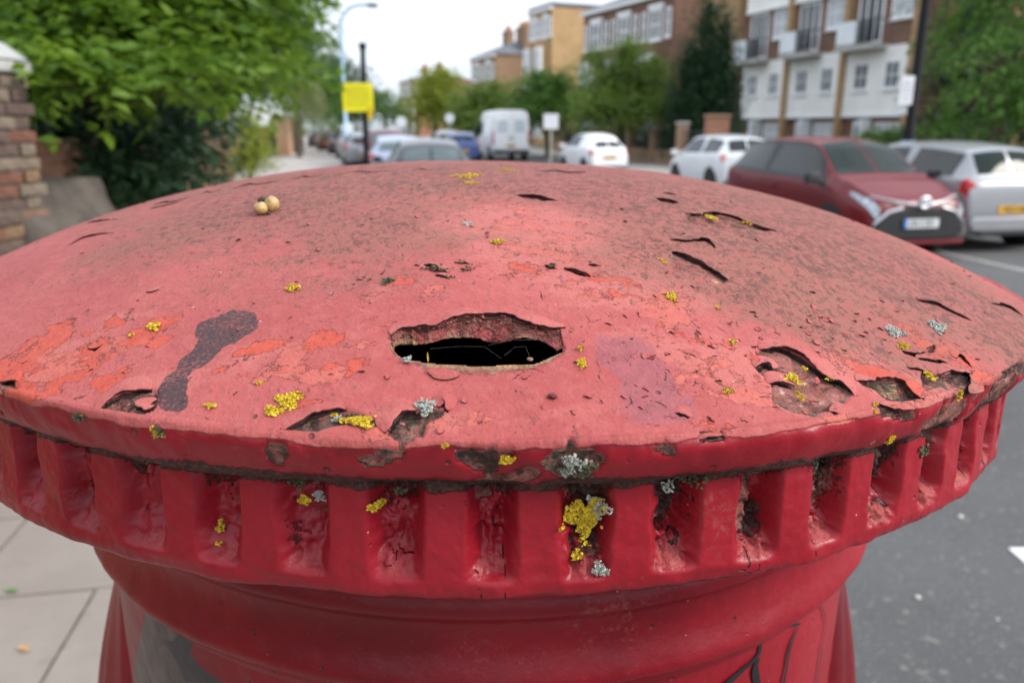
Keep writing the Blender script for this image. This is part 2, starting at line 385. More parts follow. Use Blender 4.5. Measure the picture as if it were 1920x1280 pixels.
CRATERS = [  # polygon, depth mm, bare, tan
    ([(1428,657),(1470,652),(1496,666),(1520,682),(1552,706),(1576,717),(1594,740),(1587,757),(1555,772),(1519,777),(1477,768),(1453,753),(1446,728),(1436,705),(1415,688)], 1.3, 1.0, 0),
    ([(1612,716),(1687,716),(1706,732),(1732,751),(1669,751),(1646,733)], 1.3, .8, .8),
    ([(1262,474),(1294,486),(1327,500),(1362,524),(1342,533),(1312,512),(1260,503)], 1.2, .7, .75),
    ([(1762,702),(1822,700),(1822,721),(1812,746),(1790,738),(1775,728),(1740,733),(1728,716),(1735,697)], 1.2, .8, 0),
    ([(1290,403),(1339,400),(1400,419),(1453,432),(1400,428),(1345,425),(1300,420)], .9, .8, 0),
    ([(181,770),(213,745),(281,729),(300,742),(285,768),(240,778)], 1.0, .85, 0),
    ([(531,808),(591,778),(645,769),(690,783),(700,803),(640,800),(570,812)], .9, .7, 0),
    ([(722,810),(749,776),(790,768),(833,765),(826,785),(800,797),(790,822),(750,835)], 1.0, .85, 0),
    ([(849,848),(890,836),(966,843),(940,868),(925,897),(900,888),(870,870)], 1.6, .9, 0),
    ([(1017,868),(1045,848),(1085,836),(1135,858),(1120,880),(1080,902),(1040,890)], 1.8, 1.0, 0),
    ([(500,846),(520,825),(541,830),(540,868),(515,872)], 1.3, .8, 0),
    ([(677,868),(700,846),(745,838),(760,850),(735,870),(700,880)], 1.0, .6, 0),
    ([(1224,832),(1250,828),(1262,850),(1250,858),(1232,846)], 1.2, .9, 0),
    ([(1878,700),(1900,688),(1930,690),(1930,738),(1895,742),(1884,725)], 2.0, 1.0, 0),
    ([(0,714),(30,714),(28,730),(0,738)], 1.0, .9, 0),
    ([(1237,371),(1271,379),(1262,383),(1240,378)], .8, .3, 0),
    ([(968,366),(1003,365),(1042,373),(1000,377)], .8, .3, 0),
    ([(790,497),(812,496),(840,509),(818,516)], .6, .2, 0),
    ([(1690,656),(1721,660),(1751,646),(1735,665),(1705,668)], .9, .4, 0),
    ([(1648,757),(1690,770),(1712,762),(1716,783),(1680,790),(1650,775)], 1.1, .9, 0),
    ([(440,383),(500,371),(560,362),(500,380)], .3, .1, 0),
]
# lifted sheets of paint: edge line (photo px), width mm, lift mm, side (+1 lifts the far side)
FLAKES = [
    ([(1424,655),(1445,654),(1470,654),(1496,668),(1520,684),(1552,708),(1576,719),(1602,742)], 9, 2.2, 1),
    ([(1606,714),(1645,713),(1687,715),(1708,733),(1734,752)], 7, 2.0, 1),
    ([(1760,702),(1795,698),(1824,698)], 5, 2.0, 1), ([(1826,699),(1823,722),(1814,748)], 4, 2.2, -1),
    ([(1702,689),(1720,692),(1740,699)], 4, 1.6, 1),
    ([(1254,474),(1268,474),(1294,486),(1327,500),(1368,527)], 8, 2.0, 1),
    ([(1258,449),(1285,452),(1312,450),(1331,454),(1343,466)], 6, 2.2, 1),
    ([(1284,400),(1310,402),(1339,400),(1365,405),(1410,421),(1456,433)], 6, 1.5, 1),
    ([(1232,371),(1250,375),(1273,379)], 5, 1.3, 1), ([(1240,362),(1270,366)], 4, .8, 1),
    ([(966,366),(1003,368),(1044,376)], 6, 1.3, 1),
    ([(1721,562),(1755,569),(1777,580),(1821,600)], 5, 1.8, 1),
    ([(1858,569),(1890,576),(1920,595)], 5, 2.2, 1),
    ([(1691,656),(1721,663),(1742,656),(1752,645)], 5, 1.6, 1), ([(1719,672),(1762,676),(1783,685)], 4, 1.4, 1),
    ([(1789,670),(1802,667),(1823,688)], 4, 1.3, 1),
    ([(181,771),(213,746),(245,736),(283,730)], 7, 2.0, 1), ([(252,753),(276,768),(290,760)], 4, 1.2, 1),
    ([(529,810),(560,792),(591,777),(620,771),(647,768)], 8, 2.0, 1),
    ([(722,810),(735,792),(749,776),(781,769)], 6, 1.5, 1), ([(824,762),(833,748),(838,768)], 3, 2.0, 1),
    ([(1057,503),(1078,510),(1108,518)], 4, 1.8, 1), ([(1021,498),(1043,504)], 3, 1.2, 1), ([(1104,496),(1122,498)], 3, 1.2, 1),
    ([(792,497),(815,500),(840,511)], 4, 1.6, 1), ([(814,517),(845,522)], 3, 1.4, 1), ([(850,492),(882,497)], 3, 1.5, 1), ([(861,505),(887,508)], 3, 1.4, 1),
    ([(735,628),(756,615),(817,610),(845,599),(872,591),(909,588)], 7, 1.2, 1),
    ([(900,588),(955,592),(1001,607),(1030,614),(1060,613)], 6, 1.3, 1),
    ([(801,695),(812,693),(830,697),(862,699)], 2.5, .8, -1),
    ([(163,418),(190,414),(222,411)], 5, 1.0, 1), ([(132,458),(160,444),(215,436)], 5, .9, 1), ([(272,549),(300,542)], 3, 1.0, 1),
    ([(280,392),(310,385),(335,380)], 5, .9, 1), ([(1416,689),(1440,682),(1448,690)], 4, 1.5, 1), ([(1440,720),(1462,716),(1490,722)], 4, .9, 1),
    ([(165,650),(178,655),(190,648)], 3, 1.3, 1), ([(0,716),(32,714)], 4, 1.4, 1),
    ([(1310,824),(1340,820),(1360,814)], 3, 1.2, 1), ([(1265,775),(1282,778),(1300,784)], 4, .8, 1), ([(1275,660),(1300,664),(1306,672)], 3, .7, 1),
    ([(1650,757),(1690,772),(1716,766)], 4, 1.2, 1), ([(1555,770),(1580,776),(1605,770)], 4, .8, 1),
]
for x, ln, dy, lf in ((285, 70, 4, .9), (372, 42, 1, .6), (430, 95, 3, 1.1), (548, 60, 0, .7), (625, 120, 3, .8), (770, 60, 2, .6), (1010, 90, 4, .6)):   # ragged peel along the crown's far ridge
    y = lambda q: np.interp(q, [280, 480, 684, 900, 1100], [381, 342, 319, 313, 318]) + dy
    FLAKES.append(([(x, y(x)+2), (x+ln*.35, y(x+ln*.35)-1), (x+ln*.6, y(x+ln*.6)+2), (x+ln, y(x+ln))], 5, lf, 1))

def blob(P, px, py, rx, ry=None, amp=1.0):
    """soft patch about the surface point under a pixel; radii in photo px along the surface"""
    c = hit(px, py); a = hit(px+rx*.5, py); b = hit(px, py+(ry or rx)*.5)
    ux = (a-c)*2; uy = (b-c)*2
    lx, ly = np.linalg.norm(ux)+1e-6, np.linalg.norm(uy)+1e-6
    ux, uy = ux/lx, uy/ly; D = P - c
    nz = np.cross(ux, uy)
    e = (D@ux/lx)**2 + (D@uy/ly)**2 + (D@nz/(.5*(lx+ly)))**2*.5
    return amp*np.exp(-e*1.2)
ORANGE = [(20,690,60,60,.9),(130,690,120,45,.8),(210,610,60,25,.55),(300,610,55,25,.6),(225,700,70,30,.55),(330,690,40,14,.6),(500,650,90,22,.62),(600,640,60,30,.62),(640,690,60,28,.7),(560,690,60,20,.5),(420,690,40,16,.5),(700,640,40,16,.35),
   (560,760,90,14,.6),(300,640,40,14,.5),(760,525,60,18,.6),(1000,420,60,20,.3),(960,500,120,30,.42),(1130,520,90,24,.55),(1180,560,100,26,.48),(1240,620,110,30,.42),(1330,640,110,40,.40),(1380,700,90,40,.42),
   (1640,700,90,24,.6),(1760,650,70,50,.6),(1660,570,70,16,.35),(1700,720,80,16,.6),(1300,790,150,22,.42),(900,810,120,14,.40),(1060,470,60,20,.45),(740,600,60,16,.4),(690,600,30,12,.4),(110,760,80,10,.5)]
GRIME = [(560,390,240,50,.36),(300,440,200,60,.22),(720,440,140,50,.36),(1330,390,260,70,.60),(1560,470,200,80,.75),(1750,545,120,50,.7),(1450,560,200,70,.6),(1600,640,150,40,.35),(640,540,150,40,.28),(420,520,160,50,.22),(1060,345,160,16,.45),(800,318,200,12,.5),(1180,470,110,40,.25)]
SALMON = [(430,680,240,60,.6),(60,700,140,70,.7),(980,430,220,110,1.0),(1150,540,200,70,.9),(1350,680,200,90,.8),(880,790,300,50,.6),(1650,690,160,60,.7),(700,560,150,50,.4),(200,690,200,60,.3)]
FLAKY = [(1050,450,280,130,0.43),(1250,600,240,90,0.41),(1380,710,230,90,0.43),(1650,690,190,70,0.42),(880,360,170,50,0.38),(740,560,170,60,0.35),(560,690,200,70,0.40),(250,640,150,80,0.35),(1180,800,240,36,0.36),(830,790,200,36,0.35),(620,770,150,30,0.38),(1500,600,120,50,0.30),(90,700,120,60,0.34),(420,640,120,50,0.30)]
def top_grime(P):
    """the film thickens towards the crown"""
    r = np.hypot(P[:, 0], P[:, 1]); n = .55+.9*fbm(P, 16, 3, 130)
    return (.40*sstep(.262, .17, r) + (.22+.26*sstep(-.05, .12, P[:, 0]))*sstep(-.20, -.06, P[:, 1]))*n
def dome_grid():
    q = np.concatenate([np.linspace(0, .004, 2), np.arange(.0065, .10, .0022), np.arange(.10, .17, .0011), np.arange(.17, .2860, .00062)])
    tail = [(.2873, dome_z(.2873)), (.2884, .0022), (.2892, .0011), (.2896, -.0002), (.2897, -.0016), (.2894, -.0034), (.2889, -.0050), (.2883, -.0066), (.2876, -.0082), (.2868, -.0098), (.2859, -.0112), (.2847, -.0127), (.2832, -.0141), (.2812, -.0149), (.2790, -.0151), (.2760, -.0149), (.268, -.0145)]
    rr = np.concatenate([q, [a for a, b in tail]]); zz = np.concatenate([dome_z(q), [b for a, b in tail]])
    th = np.concatenate([np.linspace(R_(168), R_(372), 1800, endpoint=False), np.linspace(R_(372), R_(528), 150, endpoint=False)])
    return rr, zz, th
def lathe(rr, zz, th):
    nr, nt = len(rr), len(th)
    c, s = np.cos(th), np.sin(th)
    V = np.stack([np.outer(rr, c), np.outer(rr, s), np.repeat(zz[:, None], nt, 1)], -1).reshape(-1, 3)
    i = np.arange(nr-1)[:, None]; j = np.arange(nt)[None]; j2 = (j+1) % nt
    F = np.stack([i*nt+j, (i+1)*nt+j, (i+1)*nt+j2, i*nt+j2], -1).reshape(-1, 4)
    return V, F
def cap_mesh():
    rr, zz, th = dome_grid(); V, F = lathe(rr, zz, th); P0 = V.copy(); Q = V[:, :2].copy(); n = len(V)
    vis = (np.arctan2(V[:, 1], V[:, 0]) < .25) | (np.arctan2(V[:, 1], V[:, 0]) > math.pi-.25)
    top = V[:, 2] > -.0005
    a = {k: np.zeros(n) for k in ('fade_lit', 'orange', 'salmon', 'flaky', 'grime', 'stain', 'purple', 'bare', 'tan', 'moss', 'crack_shade', 'dirt_shade', 'mid')}
    dz = np.zeros(n)
    wob = np.stack([fbm(P0, 90, 3, 3)-.5, fbm(P0, 90, 3, 4)-.5], 1)*.0022 + np.stack([fbm(P0, 340, 2, 5)-.5, fbm(P0, 340, 2, 6)-.5], 1)*.0014
    QW = Q + wob
    for px, py, rx, ry, am in ORANGE: a['orange'] = np.maximum(a['orange'], blob(P0, px, py, rx, ry, am))
    a['orange'] = np.minimum(a['orange'], .56) + .06
    for px, py, rx, ry, am in GRIME: a['grime'] += blob(P0, px, py, rx, ry, am)
    a['grime'] += top_grime(P0)
    for px, py, rx, ry, am in SALMON: a['salmon'] = np.maximum(a['salmon'], blob(P0, px, py, rx, ry, am))
    for px, py, rx, ry, am in FLAKY: a['flaky'] = np.maximum(a['flaky'], blob(P0, px, py, rx, ry, am))
    a['flaky'] = (a['flaky'] + .06)*top
    a['grime'] *= 1 - .75*np.clip(blob(P0, 1000, 420, 150, 80, 1.0) + blob(P0, 900, 520, 160, 60, .5), 0, 1)
    a['grime'] = np.minimum(a['grime'], 1.0) * top
    a['orange'] -= .25*np.clip(a['grime']-.35, 0, 1)
    back = V[:, 1] > -.02
    a['grime'][back] = np.maximum(a['grime'][back], .5)
    rim = sstep(.2865, .2892, np.hypot(Q[:, 0], Q[:, 1])) ; low = sstep(.0016, -.0026, V[:, 2] + (fbm(P0, 70, 3, 48)-.5)*.0035)
    a['fade_lit'] = 1 - low*.98 + (fbm(P0, 30, 3, 9)-.5)*.5*rim
    a['orange'] *= (1-low*.75); a['mid'] = low*(.35 + .75*sstep(-.15, .22, P0[:, 0]))  # lip red brightened to the right, as if lit from there
    a['dirt_shade'] = sstep(-.0095, -.0142, V[:, 2])*1.0 + (fbm(P0, 22, 3, 12)-.55)*1.3*low*sstep(-.002, -.010, V[:, 2])
    ch = low*sstep(.575, .64, fbm(P0, 34, 4, 150))*sstep(.32, .5, fbm(P0, 9, 2, 151)+.12*sstep(.0, .1, P0[:, 0]))
    lc = low*sstep(.018, .006, np.abs(fbm(P0, 42, 3, 155)-.5))*sstep(.50, .62, fbm(P0, 15, 2, 156)); a['crack_shade'] = np.maximum(a['crack_shade'], lc*.7); dz -= lc*.0008
    a['bare'] = np.maximum(a['bare'], ch*.75); a['dirt_shade'] = np.maximum(a['dirt_shade'], ch*.36); dz -= ch*.0016*(.5+fbm(P0, 240, 2, 152))
    for poly, nm in ((STAIN, 'stain'), (PURPLE, 'purple')):
        A = smooth_line(hits(poly)[:, :2], 4, True); k = near(Q, A, .012); k = k[top[k]]
        d, _ = seg_dist(QW[k], A, True); s = np.where(in_poly(QW[k], A), d, -d)
        a[nm][k] = sstep(-.008, .012, s + (fbm(P0[k], 60, 3, 140)-.5)*.012)*.9 if nm == 'purple' else sstep(-.0035, .0028, s - .0008 + (fbm(P0[k], 90, 4, 141)-.5)*.010)
    for poly, dep, br, tn in CRATERS:
        H3 = smooth_line(hits(poly), 3, True); onlip = H3[:, 2].min() < .0015
        if onlip:                                   # unroll round the rim: arc length and height
            ang = lambda X: np.stack([np.arctan2(X[:, 0], -X[:, 1])*.289, np.where(X[:, 2] > -.0005, RL - np.hypot(X[:, 0], X[:, 1]), X[:, 2])], 1)
            A = ang(H3); k = near(ang(P0), A, .004); k = k[V[k, 1] < .05]; QQ = ang(P0[k]) + wob[k]*1.2
        else:
            A = H3[:, :2]; k = near(Q, A, .004); k = k[top[k]]; QQ = QW[k]
        d, _ = seg_dist(QQ, A, True); s = np.where(in_poly(QQ, A), d, -d)
        m = sstep(-.0003, .0006, s)
        dz[k] = np.minimum(dz[k], -m*dep*.001*(.55+.9*fbm(P0[k], 260, 2, 20)))
        a['bare'][k] = np.maximum(a['bare'][k], m*br*(.75+.5*fbm(P0[k], 120, 2, 21))*(1 if not tn else .6))
        if tn: a['tan'][k] = np.maximum(a['tan'][k], m*tn*sstep(.35, .6, fbm(P0[k], 150, 2, 23)))
        if br > .5: a['moss'][k] = np.maximum(a['moss'][k], sstep(-.0012, .0008, s)*sstep(.003, .0008, s)*.62)
        if onlip: a['moss'][k] = np.maximum(a['moss'][k], m*.5); a['dirt_shade'][k] = np.maximum(a['dirt_shade'][k], m*.42)
    for line, w, lift, side in FLAKES:              # gap dug and painted with shade in front of each lifted sheet
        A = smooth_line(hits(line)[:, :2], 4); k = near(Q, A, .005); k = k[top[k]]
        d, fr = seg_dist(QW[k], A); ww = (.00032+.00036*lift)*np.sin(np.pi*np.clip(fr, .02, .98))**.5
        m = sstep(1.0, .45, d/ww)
        a['crack_shade'][k] = np.maximum(a['crack_shade'][k], m); dz[k] = np.minimum(dz[k], -m*.0009)
    r2 = np.random.default_rng(5)                   # hairline cracks and crescents
    for q in range(230):
        px = r2.uniform(40, 1880); py = r2.uniform(330, 800) if q % 3 else r2.uniform(560, 820)
        if q % 5 < 3: px, py = r2.normal(1330, 190), r2.normal(650, 90)
        h0 = hit(px, py)
        if h0[2] < .001 or np.hypot(h0[0], h0[1]) > .286: continue
        ln = r2.uniform(.003, .013); ang0 = r2.normal(0, .6); cur = r2.normal(0, 1.6)
        pts = [h0[:2]]; st = ln/7
        for i in range(7): ang0 += cur*.12 + r2.normal(0, .35); pts.append(pts[-1] + st*np.array([math.cos(ang0), math.sin(ang0)]))
        A = np.array(pts); k = near(Q, A, .002); d, fr = seg_dist(Q[k] + wob[k]*.5, A)
        m = sstep(.00048, .00010, d)*np.sin(np.pi*np.clip(fr, .05, .95))*r2.uniform(.3, .68)
        a['crack_shade'][k] = np.maximum(a['crack_shade'][k], m)
    # slot: a real opening; its far side is a thick wall, its near lip slopes down
    A = smooth_line(hits(SLOT_RIM)[:, :2], 4, True); B = smooth_line(hits(SLOT_FAR + SLOT_NEAR)[:, :2], 4, True)
    k = near(Q, A, .012)
    dA, _ = seg_dist(QW[k], A, True); sA = np.where(in_poly(QW[k], A), dA, -dA)
    QB = Q[k] + wob[k]*.3; dB, _ = seg_dist(QB, B, True); sB = np.where(in_poly(QB, B), dB, -dB)
    t_ = np.where(sA > 0, sA/(sA+np.maximum(-sB, 0)+1e-6), 0)
    dz[k] = np.where(sA > 0, -.0004 - .0005*t_, dz[k])
    dz[k] -= .0006*sstep(-.008, 0, sA)              # the paint sags towards the hole
    a['bare'][k] = np.where(sA > 0, .42 + .2*t_, a['bare'][k]); a['tan'][k] = np.where(sA > 0, .30+.3*t_, a['tan'][k])
    gone = np.zeros(n, bool); gone[k] = sB > .0001
    # overall lumps of many coats of paint
    lump = (fbm(P0, 26, 3, 40)-.5)*.0012*sstep(.0, .01, np.hypot(Q[:, 0], Q[:, 1])) + (fbm(P0, 120, 2, 41)-.5)*.00035 + (fbm(P0, 420, 2, 42)-.5)*.00012
    lip = low*((fbm(P0, 55, 3, 44)-.5)*.0040 + (fbm(P0, 16, 2, 45)-.5)*.0042 + (fbm(P0, 190, 2, 46)-.5)*.0009) + rim*(1-low)*(fbm(P0, 24, 3, 47)-.55)*.0022
    nrm = np.zeros_like(V); rad = np.hypot(Q[:, 0], Q[:, 1])+1e-9
    sl = np.where(V[:, 2] > .0015, HD*PW/RL*(np.clip(rad/RL, 0, 1))**(PW-1), 3.0)
    nrm[:, :2] = Q/rad[:, None]*sl[:, None]; nrm[:, 2] = np.where(V[:, 2] > -.012, 1, -.6); nrm /= np.linalg.norm(nrm, axis=1)[:, None]
    D = dz + lump + lip
    ins = np.zeros(n, bool); ins[k] = sA > 0
    V = V + nrm*D[:, None]
    V[ins, :2] = P0[ins, :2]; V[ins, 2] = P0[ins, 2] + D[ins]
    V[:, 2] += ZL
    # snap the hole's rim and drop its faces
    keep = ~gone[F].all(1)
    used = np.zeros(n, bool); used[F[keep].ravel()] = True
    ring = used & gone
    bi = np.nonzero(ring)[0]
    for i in bi:
        d = np.linalg.norm(B - Q[i], axis=1); j = d.argmin(); V[i, :2] = B[j]*.6 + V[i, :2]*.4
    F = F[keep]; idx = np.cumsum(used)-1
    me = np_mesh('cap', V[used], idx[F])
    for nm, v in a.items(): set_attr(me, nm, v[used])
    return me, B
cap_me, SLOTP = cap_mesh()
cap = link('cap', cap_me, PAINT, box)
# thickness of the iron behind the slot: rays through the far rim and the top of the dark gap give its two edges
def ray_local(px, py): return PBI[:3, :3] @ ray(px, py), PBI[:3, :3] @ np.array([0, 0, CAM_H]) + PBI[:3, 3] - np.array([0, 0, ZL])
def slot_wall():
    N, K = 240, 26; s = np.linspace(0, 1, N)
    def res(L_): A = smooth_line(np.array(L_, float), 6); q = np.r_[0, np.cumsum(np.linalg.norm(np.diff(A, axis=0), axis=1))]; q /= q[-1]; return np.stack([np.interp(s, q, A[:, 0]), np.interp(s, q, A[:, 1])], 1)
    U, D = res(SLOT_FAR), res(SLOT_DARK); V = np.zeros((K+2, N, 3))
    for i in range(N):
        pa = hit(*U[i]); e = math.sin(math.pi*s[i])**.4
        for j in range(K):
            t = j/(K-1); d, o = ray_local(*(U[i]*(1-t)+D[i]*t)); st = math.floor(t*3.3 + .8*math.sin(s[i]*23)+.5*math.sin(s[i]*61))/3.3
            yy = pa[1] + .0010*e - .0034*e*(.45*t + .55*max(0, min(1, st)))
            q = (yy-o[1])/d[1]; V[j, i] = o + d*q
        V[K, i] = V[K-1, i] + np.array([0, .004*e, -.0010]); V[K+1, i] = V[K-1, i] + np.array([0, .016*e, .0005])
    V[0, :, 2] += .0006
    V = V.reshape(-1, 3); P = V.copy(); T_ = np.repeat(np.linspace(0, 1, K+2), N)
    V[:, 1] += ((fbm(P, 300, 3, 90)-.5)*.0016 + (fbm(P, 900, 2, 91)-.5)*.0007)*np.minimum(1, T_*6); V[:, 2] += (fbm(P, 240, 3, 92)-.5)*.0012*(T_ > .9)
    V[:, 2] += ZL; F = [(j*N+i, j*N+i+1, (j+1)*N+i+1, (j+1)*N+i) for j in range(K+1) for i in range(N-1)]
    me = np_mesh('slot_wall', V, F); x = np.abs((T_*3.3 + .8*np.sin(np.tile(s, K+2)*23)+.5*np.sin(np.tile(s, K+2)*61)) % 1)
    set_attr(me, 'bare', .36+.28*fbm(P, 180, 2, 93)); set_attr(me, 'tan', np.where(T_ < .95, sstep(.3, .85, T_)*.62*fbm(P, 130, 2, 94)*1.5, 0)); set_attr(me, 'dirt_shade', np.where(T_ > .96, .9, 0) + .8*sstep(.10, .02, T_)); set_attr(me, 'fade_lit', np.ones(len(V))); set_attr(me, 'crack_shade', np.where((x < .10) & (T_ < .9), .8, 0)*sstep(.4, .6, fbm(P, 90, 2, 95)))  # shade under the rim and at the cavity painted onto the wall
    return me
link('slot_wall', slot_wall(), PAINT, cap)

def surf_plan(xy): r = np.hypot(xy[..., 0], xy[..., 1]); return dome_z(r)
def flake(line, w, lift, side, seed):
    A = smooth_line(hits(line)[:, :2], 12); L_ = np.r_[0, np.cumsum(np.linalg.norm(np.diff(A, axis=0), axis=1))]
    N = max(8, int(L_[-1]/.0005)); s = np.linspace(0, 1, N); A = np.stack([np.interp(s*L_[-1], L_, A[:, 0]), np.interp(s*L_[-1], L_, A[:, 1])], 1)
    rg = np.random.default_rng(seed); P3 = np.c_[A, np.zeros(N)]
    T = np.gradient(A, axis=0); T /= np.linalg.norm(T, axis=1)[:, None]; Nn = np.stack([-T[:, 1], T[:, 0]], 1)
    Nn = np.where(((Nn[:, 1] > 0) == (side > 0))[:, None], Nn, -Nn)
    env = np.sin(np.pi*np.clip(s, .0, 1))**.55
    rag = (fbm(P3, 160, 3, seed)-.5)*.0030*env + (fbm(P3, 700, 2, seed+3)-.5)*.0012*env
    hv = lift*.001*env*(.55+.9*fbm(P3, 110, 2, seed+5)); wv = w*.001*env*(.7+.6*fbm(P3, 60, 2, seed+8)) + .0004
    ts = np.array([0, .2, .4, .6, .75, .88, 1.0]); K = len(ts); V = np.zeros((2, N, K, 3))
    for j, t in enumerate(ts):
        xy = A + Nn*(wv*(1-t) + rag*t - .0006*env*t)[:, None]
        z = surf_plan(xy) + hv*(t**1.7 - .35*t**4) + .00012*(1-t) - (.0004 if t == 0 else 0)
        V[0, :, j] = np.c_[xy, z]; V[1, :, j] = np.c_[xy, z-.00042-.0001*t]
    V[..., 2] += ZL; nv = N*K
    F, mi = [], []
    for i in range(N-1):
        for j in range(K-1):
            q = (i*K+j, i*K+j+1, (i+1)*K+j+1, (i+1)*K+j); F.append(q); mi.append(0)
            F.append(tuple(x+nv for x in q[::-1])); mi.append(1)
        F.append((i*K+K-1, i*K+K-1+nv, (i+1)*K+K-1+nv, (i+1)*K+K-1)); mi.append(1)
    V = V.reshape(-1, 3); me = np_mesh('paint_flake', V, F, True, mi)
    set_attr(me, 'fade_lit', np.ones(len(V)))
    g = np.zeros(len(V)); PP = V-np.array([0, 0, ZL])
    for px, py, rx, ry, am in GRIME: g += blob(PP, px, py, rx, ry, am)
    o = np.zeros(len(V))
    for px, py, rx, ry, am in ORANGE: o = np.maximum(o, blob(PP, px, py, rx, ry, am))
    g += top_grime(PP); set_attr(me, 'salmon', np.full(len(V), .4)); set_attr(me, 'grime', np.minimum(g, 1)); set_attr(me, 'orange', o+.1-.25*np.clip(g-.35, 0, 1))
    return link('paint_flake', me, [PAINT, M_under], cap)
for i, fl in enumerate(FLAKES): flake(*fl, 100+i*13)

def small_chips():
    """tiny curled chips all over the dome, too small to pick apart"""
    V, F, mi = [], [], []; rg = np.random.default_rng(77)
    for q in range(300):
        if q % 2: px, py = rg.normal(1370, 210), rg.normal(650, 100)
        else: px, py = rg.uniform(20, 1880), rg.uniform(340, 830)
        h = hit(px, py)
        if h[2] < .0008 or np.hypot(h[0], h[1]) > .287 or (725 < px < 1070 and 580 < py < 705): continue
        a0 = rg.uniform(0, 6.28) if q % 3 else rg.normal(1.57, .5); sz = rg.uniform(.0004, .0014); lift = sz*rg.uniform(.25, .6)
        ux = np.array([math.cos(a0), math.sin(a0)]); uy = np.array([-ux[1], ux[0]]); b = len(V)
        sh = rg.uniform(.6, 1.25, 5)
        for layer in (0, 1):
            for j, (t, wd) in enumerate(((0, .6), (.5, 1.0), (1, .7))):
                for e in (-1, 0, 1):
                    xy = h[:2] + ux*sz*(.9*(1-t)*1.4) + uy*e*sz*wd*sh[j+1 if e > 0 else j] - ux*sz*(.25*abs(e))
                    z = dome_z(np.hypot(*xy)) + lift*t*t + (.00005 if layer == 0 else -.00022)
                    V.append((xy[0], xy[1], z+ZL))
        for j in range(2):
            for e in range(2):
                q4 = (b+j*3+e, b+j*3+e+1, b+(j+1)*3+e+1, b+(j+1)*3+e); F.append(q4); mi.append(0); F.append(tuple(x+9 for x in q4[::-1])); mi.append(1)
        for e in range(2): F.append((b+6+e, b+15+e, b+16+e, b+7+e)); mi.append(1)
    me = np_mesh('paint_chips', V, F, True, mi); set_attr(me, 'fade_lit', np.ones(len(V))); set_attr(me, 'orange', np.random.default_rng(3).uniform(0, .6, len(V)))
    o = link('paint_chips', me, [PAINT, M_under], cap); tag(o, kind='stuff')
small_chips()

